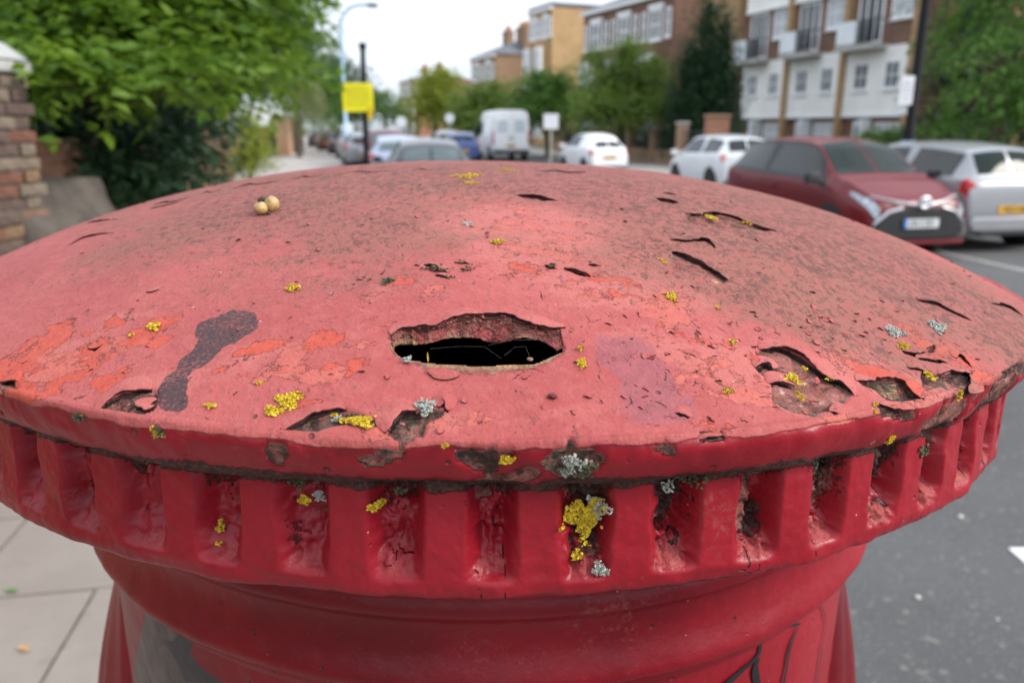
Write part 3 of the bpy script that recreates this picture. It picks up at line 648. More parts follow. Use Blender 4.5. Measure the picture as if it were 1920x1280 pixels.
# fluted band under the lip
FL0 = R_(272.0); FLP = R_(5.625)
def band_mesh():
    zs = np.concatenate([[-.0120, -.0140], np.arange(-.0150, -.0470, -.00062), [-.0475, -.0484, -.0492, -.0500, -.0508, -.0516, -.0523, -.0529, -.0534]])
    rs = np.interp(-zs, [.012, .015, .048, .0505, .0520, .0529, .0534], [.2790, .2792, .2803, .2801, .2793, .2781, .2765])
    zs = np.r_[zs, [-.0538, -.0545, -.0552]]; rs = np.r_[rs, [.2735, .262, .2400]]
    th = np.concatenate([np.linspace(R_(168), R_(372), 1720, endpoint=False), np.linspace(R_(372), R_(528), 400, endpoint=False)])
    V, F = lathe(rs, zs, th); P0 = V.copy(); n = len(V)
    ang = np.tile(th, len(rs)); z = V[:, 2]
    kf = np.floor((ang-FL0)/FLP+.5); ph = ((ang-FL0)/FLP + .5) % 1 - .5
    ph = ph + (fbm(P0, 60, 3, 50)-.5)*.14
    hk = lambda s: (np.sin(kf*12.9898+s*78.233)*43758.5453) % 1
    wid = .262*(.94+.12*hk(1))
    m = 1 - sstep(wid-.15, wid+.05, np.abs(ph))
    bot = sstep(-.0468, -.0350-.002*hk(2), z)
    rec = m*(.32*sstep(-.0472, -.0440, z) + .68*sstep(-.0460, -.0325-.004*hk(2), z))
    rough_k = sstep(-.2, .6, (ang - R_(258))/R_(40))*.85 + .35          # recesses towards the road are the worst
    rn = fbm(P0, 130, 3, 51)-.5; rn2 = fbm(P0, 420, 3, 52)-.5
    d = -rec*(.0062+.0016*hk(3)) + m*(rn*.0085 + rn2*.0062)*rough_k*sstep(-.047, -.043, z) - rec*.0022*sstep(-.1, .22, ph)
    d += (fbm(P0, 38, 3, 53)-.5)*.0026 + (fbm(P0, 170, 3, 54)-.5)*.0010
    d += sstep(-.046, -.050, z)*((fbm(P0, 60, 3, 55)-.5)*.0022 - .0002)
    under = z < -.0536
    d[under] *= .2
    nr = P0.copy(); nr[:, 2] = 0; nr /= np.linalg.norm(nr, axis=1)[:, None]
    V = P0 + nr*d[:, None]
    V[:, 2] += np.where(z < -.050, (fbm(P0, 34, 3, 56)-.5)*.0022, 0)
    dirt_shade = sstep(-.0198, -.0160, z)*(.75+.45*fbm(P0, 34, 2, 63)) + sstep(-.0285, -.0150, z)*.75*m*(.5+.6*fbm(P0, 40, 2, 64)) + m*np.clip((fbm(P0, 60, 4, 57)-.36)*3.4, 0, 1)*(.42+.58*sstep(R_(258), R_(280), ang))*(.55+.6*hk(5))*sstep(-.046, -.036, z)
    dirt_shade += sstep(-.0495, -.0535, z)*.55*sstep(.45, .65, fbm(P0, 18, 3, 58)) + sstep(.2, .27, np.where(ph > 0, np.abs(ph), 0))*m*.6*rough_k  # last term paints shade on the right wall of each recess
    fade_lit = .14 + .30*m*sstep(-.036, -.0425, z)*sstep(-.0475, -.0450, z) + .20*sstep(R_(262), R_(330), ang)  # real fading, plus light painted on scoop feet and the right side
    bare = rec*sstep(.46, .62, fbm(P0, 85, 3, 59))*.70*rough_k
    crack_shade = np.zeros(n); fb = fbm(P0, 60, 3, 60); crack_shade = m*sstep(.012, .004, np.abs(fb-.5))*.75*rough_k*sstep(.45, .6, fbm(P0, 30, 2, 61))
    moss = sstep(-.026, -.016, z)*m*sstep(.5, .65, fbm(P0, 50, 3, 62))*.9
    V[:, 2] += ZL
    me = np_mesh('fluted_band', V, F)
    for nm, v in (('mid', .45 + .55*sstep(R_(240), R_(318), ang)), ('dirt_shade', dirt_shade), ('fade_lit', fade_lit), ('bare', bare), ('crack_shade', crack_shade), ('moss', moss), ('orange', .05+.34*rec*fbm(P0, 40, 2, 66))): set_attr(me, nm, v)  # mid paints the band brighter to the right, like side light
    return me
link('fluted_band', band_mesh(), PAINT, box)

def ring_mesh(name, prof, nt, amp=.0004, fine=.00025, extra=None):
    zs = np.array([p[0] for p in prof]); rs = np.array([p[1] for p in prof])
    s = np.r_[0, np.cumsum(np.hypot(np.diff(zs), np.diff(rs)))]; m = np.linspace(0, s[-1], int(s[-1]/extra)+2) if extra else s
    zs, rs = np.interp(m, s, zs), np.interp(m, s, rs)
    th = np.linspace(0, 2*math.pi, nt, endpoint=False); V, F = lathe(rs, zs, th); P0 = V.copy()
    nr = P0.copy(); nr[:, 2] = 0; nr /= np.linalg.norm(nr, axis=1)[:, None]+1e-9
    V = P0 + nr*((fbm(P0, 24, 3, 70)-.5)*amp*2 + (fbm(P0, 110, 2, 71)-.5)*fine*2)[:, None]; V[:, 2] += ZL
    return np_mesh(name, V, F), P0
nk = [(-.0552, .2405)] + [tuple(p) for p in PROF[9:25]]
nk = [tuple(p) for p in smooth_line(np.array(nk), 6)]
me, P0 = ring_mesh('neck_moulding', nk, 720, .0006, .0003, .0012)
z = P0[:, 2]; ang = np.arctan2(P0[:, 0], -P0[:, 1])
set_attr(me, 'dirt_shade', sstep(-.072, -.057, z)*.30 + sstep(.004, .001, np.abs(z+.1275))*.35*fbm(P0, 20, 2, 73))  # neck darker just below the band and along the crease
set_attr(me, 'mid', .8*sstep(.0, 1.0, ang)); set_attr(me, 'fade_lit', .55*sstep(.35, 1.0, ang)*fbm(P0, 14, 2, 74)); set_attr(me, 'orange', 0*z)  # light from the right put into the neck's colour
link('neck_moulding', me, PAINT, box)
zz = np.concatenate([np.linspace(-.1365, -.30, 140), np.linspace(-.31, -1.40, 60)])
me, P0 = ring_mesh('body', [(z, .2222) for z in zz], 900, .0005, .0002)
# grey scraped patch, black paint flecks, drawn black lines on the body
scr = np.zeros(len(P0)); blk = np.zeros(len(P0))
UV = np.stack([np.arctan2(P0[:, 0], -P0[:, 1])*.2222, P0[:, 2]], 1)
def uvp(pts): h = hits(pts); return np.stack([np.arctan2(h[:, 0], -h[:, 1])*.2222, h[:, 2]], 1)
A = uvp([(246,1112),(262,1120),(300,1150),(340,1215),(380,1278),(250,1278),(262,1200)])
k = near(UV, A, .03); d, _ = seg_dist(UV[k], A, True); s = np.where(in_poly(UV[k], A), d, -d); scr[k] = sstep(-.006, .006, s)*1.0
A = uvp([(326,1168),(340,1180),(357,1225),(378,1250),(420,1278),(350,1278),(322,1220),(300,1195),(325,1200)])
k = near(UV, A, .03); d, _ = seg_dist(UV[k], A, True); s = np.where(in_poly(UV[k], A), d, -d); blk[k] = sstep(-.002, .002, s)*.95
set_attr(me, 'scrape', scr); set_attr(me, 'mid', .85*sstep(.0, .9, UV[:, 0]/.2222)); set_attr(me, 'fade_lit', .06 + .30*sstep(.1, .9, UV[:, 0]/.2222)); set_attr(me, 'orange', 0*scr-.2); set_attr(me, 'black', blk)  # mid and fade paint side light onto the body's right half
body = link('body', me, PAINT, box)
M_ink = mat('black_marker', (.012, .011, .012), .45, .2, 60)
def ink_line(pts, w):
    A = smooth_line(uvp(pts), 10); n = len(A); T = np.gradient(A, axis=0); T /= np.linalg.norm(T, axis=1)[:, None]; Nn = np.stack([-T[:, 1], T[:, 0]], 1)
    ww = np.interp(np.linspace(0, 1, n), np.linspace(0, 1, len(w)), w)*.001*(.75+.5*fbm(np.c_[A, A[:, :1]], 90, 2, 5))
    V = []
    for e in (-.5, .5):
        q = A + Nn*ww[:, None]*e; th = q[:, 0]/.2222; V.append(np.c_[.2232*np.sin(th), -.2232*np.cos(th), q[:, 1]+ZL])
    V = np.vstack(V); F = [(i, i+1, n+i+1, n+i) for i in range(n-1)]
    link('ink_line', np_mesh('ink_line', V, F), M_ink, body)
ink_line([(1497,1167),(1450,1190),(1418,1225),(1385,1256),(1345,1292)], [1.2, 2.4, 2.8, 3.2])
ink_line([(1420,1230),(1413,1250),(1416,1275),(1422,1300)], [1.5, 4.0, 4.2, 3.5])
ink_line([(1493,1172),(1478,1210),(1470,1255),(1462,1300)], [1.2, 2.6, 1.8, 2.8])
ink_line([(1556,1116),(1545,1160),(1537,1215),(1530,1270),(1526,1310)], [.6, .9, 1.4, .8])
# posting hoods on both flanks
def hood(azc):
    th = np.linspace(-R_(26), R_(26), 60); zs = np.linspace(-.148, -.33, 56); V = []
    for zz_ in zs:
        u = (zz_+.148)/-.182
        prof = math.sin(min(1, u*1.12)*math.pi*.5)**1.1 if u < .72 else max(0, 1-((u-.72)/.28)**2)**.5
        for t in th:
            e = max(0, 1-(t/R_(26))**2)**.5
            b = (.036 if azc < 0 else .028)*prof*e; b += .0022*prof*math.sin(t*58)*min(1, e*1.5)
            r = .2210 + b; V.append((r*math.sin(azc+t), -r*math.cos(azc+t), ZL+zz_))
    n = len(th); F = [(i*n+j, (i+1)*n+j, (i+1)*n+j+1, i*n+j+1) for i in range(len(zs)-1) for j in range(n-1)]
    me = np_mesh('aperture_hood', V, F); set_attr(me, 'fade_lit', np.full(len(V), .30 if azc > 0 else .05)); set_attr(me, 'orange', np.full(len(V), -.2))  # right hood coloured lighter, left darker, to paint in side light
    link('aperture_hood', me, PAINT, box)
hood(R_(-89)); hood(R_(88))
me, P0 = ring_mesh('plinth', [(-1.38, .222), (-1.385, .24), (-1.395, .246), (-1.50, .25), (-1.515, .25)], 96, .0005, .0002)
link('plinth', me, mat('black_plinth_paint', (.02, .02, .02), .4), box)

# ------------------------------------------------------------------ lichens growing on the cap and band
def surf_frame(px, py):
    c = hit(px, py)
    if c[2] > .0008:
        r = math.hypot(c[0], c[1]); sl = HD*PW/RL*(r/RL)**(PW-1); nn = np.array([c[0]/r*sl, c[1]/r*sl, 1])
    else: nn = np.array([c[0], c[1], .02])
    nn /= np.linalg.norm(nn); ux = np.cross(nn, [0, 0, 1.0]); ux /= np.linalg.norm(ux)+1e-9
    if ux[0] < 0: ux = -ux
    uy = np.cross(nn, ux)
    d = np.linalg.norm(c - (PBI[:3, :3] @ np.array([0, 0, CAM_H]) + PBI[:3, 3] - np.array([0, 0, ZL])))
    return c, ux, uy, nn, d/FPX
def lichen(name, px, py, rx, ry, kind, n, seed, m):
    c, ux, uy, nn, k = surf_frame(px, py); a = hit(px, py+3); b = hit(px, py-3)
    ky = min(np.linalg.norm(a-b)/6, k*6); rg = np.random.default_rng(seed)
    V, F = [], []
    ph = rg.uniform(0, 6.28, 4)
    for q in range(n):
        t = rg.uniform(0, 6.28); rad = math.sqrt(rg.uniform())
        rad *= .72+.28*math.sin(3*t+ph[0])+.2*math.sin(5*t+ph[1])
        ox, oy = rx*k*rad*math.cos(t), ry*ky*rad*math.sin(t)
        if kind == 'leafy' and rg.uniform() < .12: ox *= 1.4; oy *= 1.4
        p = c + ux*ox - uy*oy
        if c[2] > .0008: p[2] = dome_z(math.hypot(p[0], p[1])) if math.hypot(p[0], p[1]) < RL else p[2]
        else:
            rr = math.hypot(p[0], p[1]); R0 = float(prof_r(np.array(p[2]))); f_ = ((math.atan2(p[1], p[0]) - FL0)/FLP + .5) % 1 - .5
            if -.046 < p[2] < -.016 and abs(f_) < .27: R0 -= .0058*min(1, (.27-abs(f_))/.10)*min(1, (p[2]+.046)/.011)
            p[:2] *= R0/rr
        b0 = len(V)
        if kind == 'leafy':
            r = rg.uniform(.3, 1.0)*.00085*(1 if min(rx, ry) > 5 else .7); ax = rg.normal(0, .35, 2); nv = nn+ux*ax[0]+uy*ax[1]; nv /= np.linalg.norm(nv)
            e1 = np.cross(nv, ux if abs(nv@ux) < .9 else uy); e1 /= np.linalg.norm(e1); e2 = np.cross(nv, e1)
            V.append(p+nv*rg.uniform(.0002, .0008))
            for i in range(7):
                tt = 6.28*i/7; rr = r*rg.uniform(.6, 1.2); V.append(p + (e1*math.cos(tt)+e2*math.sin(tt))*rr + nv*rg.uniform(.0002, .0010))
            F += [(b0, b0+1+i, b0+1+(i+1) % 7) for i in range(7)]
        else:
            dv = nn*rg.uniform(.3, 1)+ux*rg.normal(0, .6)+uy*rg.normal(0, .6); dv /= np.linalg.norm(dv); L0 = rg.uniform(.0007, .0019); w = L0*.22
            e1 = np.cross(dv, nn+.01); e1 /= np.linalg.norm(e1); e2 = np.cross(dv, e1); p = p - dv*.0004
            V += [p+e1*w, p-e1*w*.5+e2*w*.8, p-e1*w*.5-e2*w*.8, p+dv*L0+e1*w*.8, p+dv*L0-e1*w*.6+e2*w*.6, p+dv*L0-e1*w*.6-e2*w*.6]
            F += [(b0, b0+1, b0+4), (b0, b0+4, b0+3), (b0+1, b0+2, b0+5), (b0+1, b0+5, b0+4), (b0+2, b0, b0+3), (b0+2, b0+3, b0+5), (b0+3, b0+4, b0+5)]
    V = np.array(V); V[:, 2] += ZL
    link(name, np_mesh(name, V, F, False), m, box)
LY = [(541,752,24,15,110),(513,773,18,9,60),(672,792,30,10,120),(628,781,8,3,14),(1103,985,40,42,300),(874,331,30,6,60),(880,345,18,4,30),(950,319,18,4,30),(934,456,14,5,36),(550,541,14,6,36),(1259,559,11,8,44),
      (1333,409,11,6,30),(1243,491,6,5,12),(1487,712,14,10,44),(1495,741,6,4,12),(1555,711,9,5,20),(1506,692,6,5,12),(1693,650,17,5,44),(1743,708,9,9,26),(1788,736,8,6,20),(289,613,13,7,36),(396,762,12,5,24),(1374,643,7,4,12),(1345,579,4,3,6),(950,859,14,8,30),
      (703,955,11,10,30),(556,952,10,9,30),(1088,655,5,4,12),(1090,681,9,6,24),(1093,689,6,4,12),(1667,823,10,6,24),(1638,771,5,5,9),(1365,735,14,5,18),(395,1000,9,9,18),(402,1024,9,4,12),(247,630,5,3,6),(486,720,5,3,7),(1085,1050,9,9,16),(835,830,5,5,7),(297,812,12,9,24),(1641,760,4,4,6),(1502,750,5,3,8),(1400,418,10,4,14)]
for i, (x, y, rx, ry, n) in enumerate(LY): lichen('yellow_lichen', x, y, rx, ry, 'leafy', int(n*1.7), 300+i, M_yel)
LG = [(799,764,19,14,150),(1677,624,24,8,150),(1757,613,24,8,150),(1128,965,20,30,120),(1126,1068,14,12,80),(585,945,10,9,50),(1075,870,30,20,130),(875,421,10,3,30),(762,676,13,4,34),(632,786,8,3,24),(1265,925,14,12,40)]
for i, (x, y, rx, ry, n) in enumerate(LG): lichen('grey_lichen', x, y, rx, ry, 'tuft', n, 500+i, M_gry)
LM = [(727,528,12,7,50),(815,504,22,7,60),(867,494,16,4,30),(874,507,13,4,30),(1031,500,12,4,30),(840,521,12,3,24),(300,808,14,10,40),(1090,880,40,14,90),(545,915,24,12,60),(1300,905,30,14,60),(150,782,16,8,30),(1545,880,24,20,60),(880,505,10,4,20),(1735,842,30,12,60),(250,875,14,7,30),(745,935,12,8,30)]
for i, (x, y, rx, ry, n) in enumerate(LM): lichen('dark_moss', x, y, rx, ry, 'leafy', n, 700+i, M_grn)

# ------------------------------------------------------------------ small things lying on the cap
def on_cap(px, py, up=0.0):
    c, ux, uy, nn, k = surf_frame(px, py); return PBW @ Vector(tuple(c + nn*up + np.array([0, 0, ZL]))), k
M_nut = mat('pale_seed_shell', (.42, .27, .11), .45, .3, 300, .0003, 400); M_husk = mat('dark_seed_husk', (.06, .035, .02), .8, .4, 500, .0008, 700)
p, k = on_cap(500, 392)
sc_ = empty('seed_cluster', p, 0, 'cluster of two cream seeds and a dark husk lying on the red cap', 'seeds')
def seed(name, px, py, r, m, sq=1.0, rough=0):
    q, kk = on_cap(px, py, 0); bm = bmesh.new(); bmesh.ops.create_icosphere(bm, subdivisions=3, radius=1)
    for v in bm.verts:
        f = 1 + .04*math.sin(5*v.co.x+px) + rough*(random.random()-.5); v.co = Vector((v.co.x*f, v.co.y*f, v.co.z*f*sq)) * (r*kk)
        v.co += q - p + Vector((0, 0, r*kk*sq*.9))
    me = bpy.data.meshes.new(name); bm.to_mesh(me); bm.free(); link(name, me, m, sc_, True)
seed('seed', 490, 402, 12.5, M_nut, .92, .05); seed('seed', 511, 396, 13, M_nut, 1.08, .05); seed('seed_husk', 494, 385, 9, M_husk, .9, .3); seed('stalk', 503, 403, 4, M_husk, .9, .3)
M_leafy = mat('dry_yellow_leaf', (.42, .24, .03), .7, .25, 200)
def small_leaf(name, P, size, m, lab, cat, rz, tilt=(0, 0), parent_ok=False, thick=.0003, narrow=1):
    A = [(0, -1), (.28, -.55), (.36, 0), (.22, .6), (0, 1), (-.22, .6), (-.36, 0), (-.28, -.55)]
    V = []
    for l in (0, 1):
        V += [(x*size*narrow, y*size, abs(x)*size*.5 + .15*size*y*y - l*thick) for x, y in A] + [(0, -.4*size, -l*thick), (0, .4*size, -l*thick)]
    top = [(0, 1, 8), (1, 2, 8), (2, 9, 8), (2, 3, 9), (3, 4, 9), (4, 5, 9), (5, 6, 9), (6, 8, 9), (6, 7, 8), (7, 0, 8)]
    F = top + [tuple(i+10 for i in f[::-1]) for f in top]
    me = bpy.data.meshes.new(name); me.from_pydata(V, [], F)
    for i in range(8): pass
    o = link(name, me, m, None, True); o.location = P; o.rotation_euler = (tilt[0], tilt[1], rz); return tag(o, lab, cat)
P_, k_ = on_cap(803, 677, .0016); small_leaf('yellow_leaf', P_, .0016, M_leafy, 'tiny dry yellow leaf caught on the lower edge of the slot', 'leaf', R_(12), (R_(60), 0), narrow=.5)
# snail shell at the slot's lower edge
def snail(P, r):
    mb = MB(); pts, rd = [], []
    for i in range(30):
        t = i/29*4.2*math.pi; q = .18+.82*i/29; pts.append((math.cos(t)*r*.55*q, math.sin(t)*r*.55*q, r*.55*(1-q)+r*.5)); rd.append(r*.48*q)
    mb.tube(pts, rd, 9); o = mb.build('snail_shell', mat('brown_shell', (.22, .12, .06), .4, .3, 500), None, True); o.location = P
    tag(o, 'tiny brown snail shell on the lower edge of the slot', 'snail shell')
P_, k_ = on_cap(993, 677, 0); snail(P_, .0011)
def thread(pts, lab, rad=.000011):
    W_ = [tuple(on_cap(x, y, up)[0]) for x, y, up in pts]
    mb = MB(); mb.tube(W_, rad, 5); o = mb.build('spider_thread', M_silk, None, True); tag(o, lab, 'spider silk')
M_silk = mat('spider_silk', (.40, .40, .38), .4)
thread([(807,666,.0025),(860,664,.003),(908,664,.003),(940,677,.001)], 'long thin spider thread along the middle of the dark slot')
thread([(915,662,.003),(960,652,.003),(1025,646,.002)], 'spider thread slanting up to the slot\'s far end')
thread([(945,672,.001),(965,665,.003),(985,664,.003),(992,672,.001)], 'short curly spider thread beside the tiny snail shell')
P_, k_ = on_cap(1035, 745, .0006); bm = bmesh.new(); bmesh.ops.create_icosphere(bm, subdivisions=2, radius=.0014)
for v in bm.verts: v.co = Vector((v.co.x*1.1, v.co.y*.8, v.co.z*.7)) * random.uniform(.75, 1.1)
me = bpy.data.meshes.new('seed_crumb'); bm.to_mesh(me); bm.free(); o = link('seed_crumb', me, mat('maroon_crumb', (.10, .012, .012), .5)); o.location = P_; tag(o, 'small maroon crumb lying on the smooth pink paint near the front rim', 'crumb')

# ================================================================== THE STREET
# ------------------------------------------------------------------ ground, kerbs, road, pavements
PZ = .105; RZ = -.005                     # pavement and road level under the camera's 1.7 m
KS = -.177                                   # the road's run: metres to the side per metre forward
def kx(y): return .50 + KS*y - .0009*max(0, y-30)**2*.25      # near kerb (road side edge)
def fx(y): return 10.15 + KS*y - .0009*max(0, y-30)**2*.25    # far kerb
def lx(y): return -2.55 - .285*(y-4.2)                        # garden boundary on the left
YS = [-12, -6, -2, 0, 2, 4, 6, 8, 10, 13, 16, 20, 25, 30, 36, 44, 54, 66, 80, 100, 130, 170]
def strip(name, fa, fb, z, m, ys=YS, lab=None, kind='structure'):
    V, F = [], []
    for i, y in enumerate(ys):
        V += [(fa(y), y, z), (fb(y), y, z)]
        if i: F.append((2*i-2, 2*i-1, 2*i+1, 2*i))
    me = bpy.data.meshes.new(name); me.from_pydata(V, [], F); o = link(name, me, m); tag(o, lab, None, None, kind); return o
def asphalt():
    t = NT('asphalt'); v = t.tc.outputs['Object']
    g = t.noise(260, 3, .6); b = t.noise(.8, 5); p = t.voro(140, 'F1', None, 'Color')
    c = t.mix(t.step(b, .3, .7), (.066, .066, .069), (.095, .094, .096)); c = t.mix(t.step(g, .35, .7, 0, .7), c, (.135, .133, .13))
    c = t.mix(t.step(p, .80, .88, 0, .6), c, (.26, .24, .21)); c = t.mix(t.step(t.voro(52, 'F1', None, 'Color'), .88, .9, 0, .45), c, (.30, .27, .22)); c = t.mix(t.step(t.noise(1.7, 6, .7), .52, .66, 0, .35), c, (.115, .112, .108)); c = t.mix(t.step(t.noise(5, 4), .55, .75, 0, .3), c, (.045, .043, .043))
    t.set(Base_Color=c, Roughness=.85); t.bump(t.math('ADD', g, t.math('MULTIPLY', p, .5)), .004); return t.m
M_asph = asphalt()
def slab_mat():
    t = NT('paving_stone'); oi = t.n('ShaderNodeObjectInfo').outputs['Random']
    g = t.noise(120, 4); b = t.noise(3, 5)
    c = t.mix(t.step(b, .3, .7), (.24, .208, .178), (.31, .27, .235)); c = t.mix(t.step(g, .5, .75, 0, .5), c, (.24, .21, .19))
    c = t.mix(t.math('MULTIPLY', oi, .5), c, (.25, .21, .18)); c = t.mix(t.step(t.noise(1.4, 6, .65), .48, .68, 0, .4), c, (.24, .20, .17)); c = t.mix(t.step(t.noise(16, 4), .6, .72, 0, .45), c, (.19, .165, .15))
    t.set(Base_Color=c, Roughness=.85); t.bump(g, .0015); return t.m
M_slab = slab_mat()
M_bed = mat('paving_joint', (.17, .15, .13), .95, .3, 20)
M_kerb = mat('kerb_granite', (.28, .27, .26), .8, .2, 30, .001, 200)
M_farpave = mat('far_paving', (.34, .31, .28), .85, .15, .7)
M_soil = mat('verge_soil', (.08, .075, .05), .95, .4, 2)
def ground():
    me = bpy.data.meshes.new('ground'); me.from_pydata([(-500, -200, -.02), (500, -200, -.02), (500, 900, -.02), (-500, 900, -.02)], [], [(0, 1, 2, 3)])
    tag(link('ground', me, M_soil), 'bare ground running out beyond the street', None, None, 'structure')
ground()
strip('road', lambda y: kx(y)-.02, lambda y: fx(y)+.02, RZ, M_asph, lab='grey asphalt road between the two pavements')
pave = strip('pavement', lambda y: min(lx(y)-.3, -3.5), lambda y: kx(y)-.13, PZ-.012, M_bed, lab='pale stone slab pavement the red post box stands on')
far_p = strip('far_pavement', lambda y: fx(y)+.13, lambda y: fx(y)+3.4, PZ, M_farpave, lab='pale pavement across the road beside the brick wall')
def kerb(name, f, side, lab):
    k = empty(name, (0, 0, 0)); tag(k, lab, None, None, 'structure'); proto = None
    y = -2.0
    while y < 34:
        x0, x1 = f(y), f(y+.9); a = math.atan2(x1-x0, .9)
        if proto is None:
            o = MB().box(-.065*1, .065, .006, .908, -.03+0, .111).build('kerb_stone', M_kerb, k, False, .012); proto = o
        else: o = proto.copy(); COL.objects.link(o)
        o.location = (x0 - .065*side, y, 0); o.rotation_euler = (0, 0, -a); y += .915
    mb = MB(); y = 34
    while y < 160:
        x0, x1 = f(y), f(y+4)
        mb.add([(x0-.13*(side > 0), y, -.03), (x0+.13*(side < 0), y, -.03), (x0+.13*(side < 0), y, .111), (x0-.13*(side > 0), y, .111), (x1-.13*(side > 0), y+4, -.03), (x1+.13*(side < 0), y+4, -.03), (x1+.13*(side < 0), y+4, .111), (x1-.13*(side > 0), y+4, .111)],
               [(0, 1, 2, 3), (4, 5, 6, 7), (0, 1, 5, 4), (1, 2, 6, 5), (2, 3, 7, 6), (3, 0, 4, 7)]); y += 4
    tag(mb.build('distant_kerb', M_kerb, k), None, None, None, 'stuff')
kerb('kerb', kx, 1, 'granite kerb edging the near pavement'); kerb('far_kerb', fx, -1, 'granite kerb along the far side of the road')
# slabs laid one by one near the box
proto = proto2 = None; ka = -math.atan(KS)
u = np.array([math.sin(-ka), math.cos(-ka)]); w_ = np.array([-math.cos(ka), -math.sin(ka)])
row = 0; yy = -2.2
while yy < 9.5:
    s = -.02
    col_i = 0
    while True:
        s1 = s; half = row % 2 and col_i == 0; wdt = .455 if half else .915
        cx = (kx(0)-.155)*1; base = np.array([cx, 0]) + u*(yy) + w_*(s1+wdt/2 + .02)
        s += wdt + .007
        if base[0] < min(lx(base[1]), -2.6)-.4 or col_i > 6: break
        col_i += 1
        if half:
            if proto2 is None: o = MB().box(-.2235, .2235, .003, .615, .05, .105).build('paving_slab', M_slab, pave, False, .004); proto2 = o
            else: o = proto2.copy(); COL.objects.link(o)
        elif proto is None:
            o = MB().box(-.4535, .4535, .003, .615, .05, .105).build('paving_slab', M_slab, pave, False, .004); proto = o
        else: o = proto.copy(); COL.objects.link(o)
        o.location = (base[0], base[1], random.uniform(-.0025, .0025)); o.rotation_euler = (random.uniform(-.003, .003), random.uniform(-.003, .003), ka + random.uniform(-.003, .003))
    yy += .62; row += 1
strip('distant_paving', lambda y: lx(y)-.3, lambda y: kx(y)-.135, PZ-.004, M_farpave, [y for y in YS if y >= 10], 'pale pavement receding towards the brick piers')
# road paint
M_white = mat('white_road_paint', (.72, .72, .70), .7, .1, 20)
M_cream = mat('worn_road_paint', (.36, .35, .33), .8, .2, 8)
def road_line(pts, w, lab, m=M_white):
    V, F = [], []
    for i, (x, y) in enumerate(pts):
        V += [(x-w/2, y, RZ+.004), (x+w/2, y, RZ+.004)]
        if i: F.append((2*i-2, 2*i-1, 2*i+1, 2*i))
    me = bpy.data.meshes.new('road_marking'); me.from_pydata(V, [], F); tag(link('road_marking', me, m), lab, None, 'centre dashes along the road' if lab.startswith('one of') else None, 'structure')
g = at(1925, 1042, 1); t_ = (CAM_H-RZ)/(CAM_H-g.z); mx, my = g.x*t_, g.y*t_
road_line([(mx+.0, my-.55), (mx+.02, my+.06)], .12, 'white painted dash on the asphalt beside the post box')
for k in range(1, 7): yk = my + 4.5*k; road_line([(mx+KS*(yk-my), yk-1), (mx+KS*(yk+1-my), yk+1)], .12, 'one of the white centre dashes further along the road')
road_line([(fx(y)-2.15, y) for y in np.linspace(8, 30, 12)], .10, 'faint worn line marking the far parking bays', M_cream)
# a few fallen bits on pavement and road
def ground_pt(px, py, z=0): v = ray(px, py); t = (CAM_H-z)/-v[2]; return Vector((v[0]*t, v[1]*t, z))
M_greenleaf = mat('green_fallen_leaf', (.10, .22, .04), .6, .2, 60)
M_tanleaf = mat('tan_fallen_leaf', (.55, .28, .08), .7, .2, 60)
small_leaf('fallen_leaf', ground_pt(22, 1107, PZ+.006), .028, M_greenleaf, 'green leaf lying on the paving left of the post box', 'leaf', R_(80))
small_leaf('fallen_leaf', ground_pt(45, 1216, PZ+.006), .024, M_tanleaf, 'orange brown leaf lying on the paving slab', 'leaf', R_(70))
M_peb = mat('pale_pebble', (.62, .58, .52), .8, .15, 60)
for px, py, r, lab in ((1801, 968, .012, 'pale pebble on the asphalt below the flutes of the cap'), (1721, 1119, .011, 'pale pebble on the asphalt close to the box body'), (1870, 1160, .006, 'tiny pebble on the asphalt near the bottom corner')):
    bm = bmesh.new(); bmesh.ops.create_icosphere(bm, subdivisions=2, radius=r)
    for v in bm.verts: v.co *= random.uniform(.8, 1.15); v.co.z *= .6
    me = bpy.data.meshes.new('pebble'); bm.to_mesh(me); bm.free(); o = link('pebble', me, M_peb, None, True); o.location = ground_pt(px, py, RZ+r*.4); tag(o, lab, 'pebble')

# ------------------------------------------------------------------ cars
def car_paint(name, col, metal=0.0, rough=.28, coat=.5, spec=.5):
    t = NT(name); t.set(Base_Color=t.mix(t.step(t.noise(3, 4), .3, .7), tuple(c*.95 for c in col), col), Roughness=rough, Metallic=metal)
    t.b.inputs['Coat Weight'].default_value = coat; t.b.inputs['Coat Roughness'].default_value = .05; t.b.inputs['Specular IOR Level'].default_value = spec; return t.m
def glass_mat(name, col):
    m = mat(name, col, .06, .2, 1); m.node_tree.nodes['Principled BSDF'].inputs['Specular IOR Level'].default_value = .55; return m
M_glass = glass_mat('dark_car_glass', (.009, .012, .013)); M_glassL = glass_mat('sky_lit_glass', (.10, .13, .135))
M_screen = mat('tree_reflection_glass', (.008, .018, .014), .05, .4, 1.2, spec=.22)  # dark green of reflected trees painted into the glass
M_tyre = mat('tyre_rubber', (.018, .018, .018), .85, .2, 30); M_rim = mat('alloy_rim', (.42, .42, .43), .35, .1, 5, metal=.7)
M_plastic = mat('black_plastic', (.016, .016, .017), .5, .2, 20); M_chrome = mat('bright_chrome', (.55, .56, .58), .42, .05, 4, metal=1)
M_lamp = mat('clear_headlamp', (.36, .39, .42), .16, .5, 14, metal=.5); M_tail = mat('red_tail_lamp', (.42, .012, .014), .2, .3, 12); M_pink = mat('faded_pink_lamp', (.75, .20, .18), .25, .15, 12)
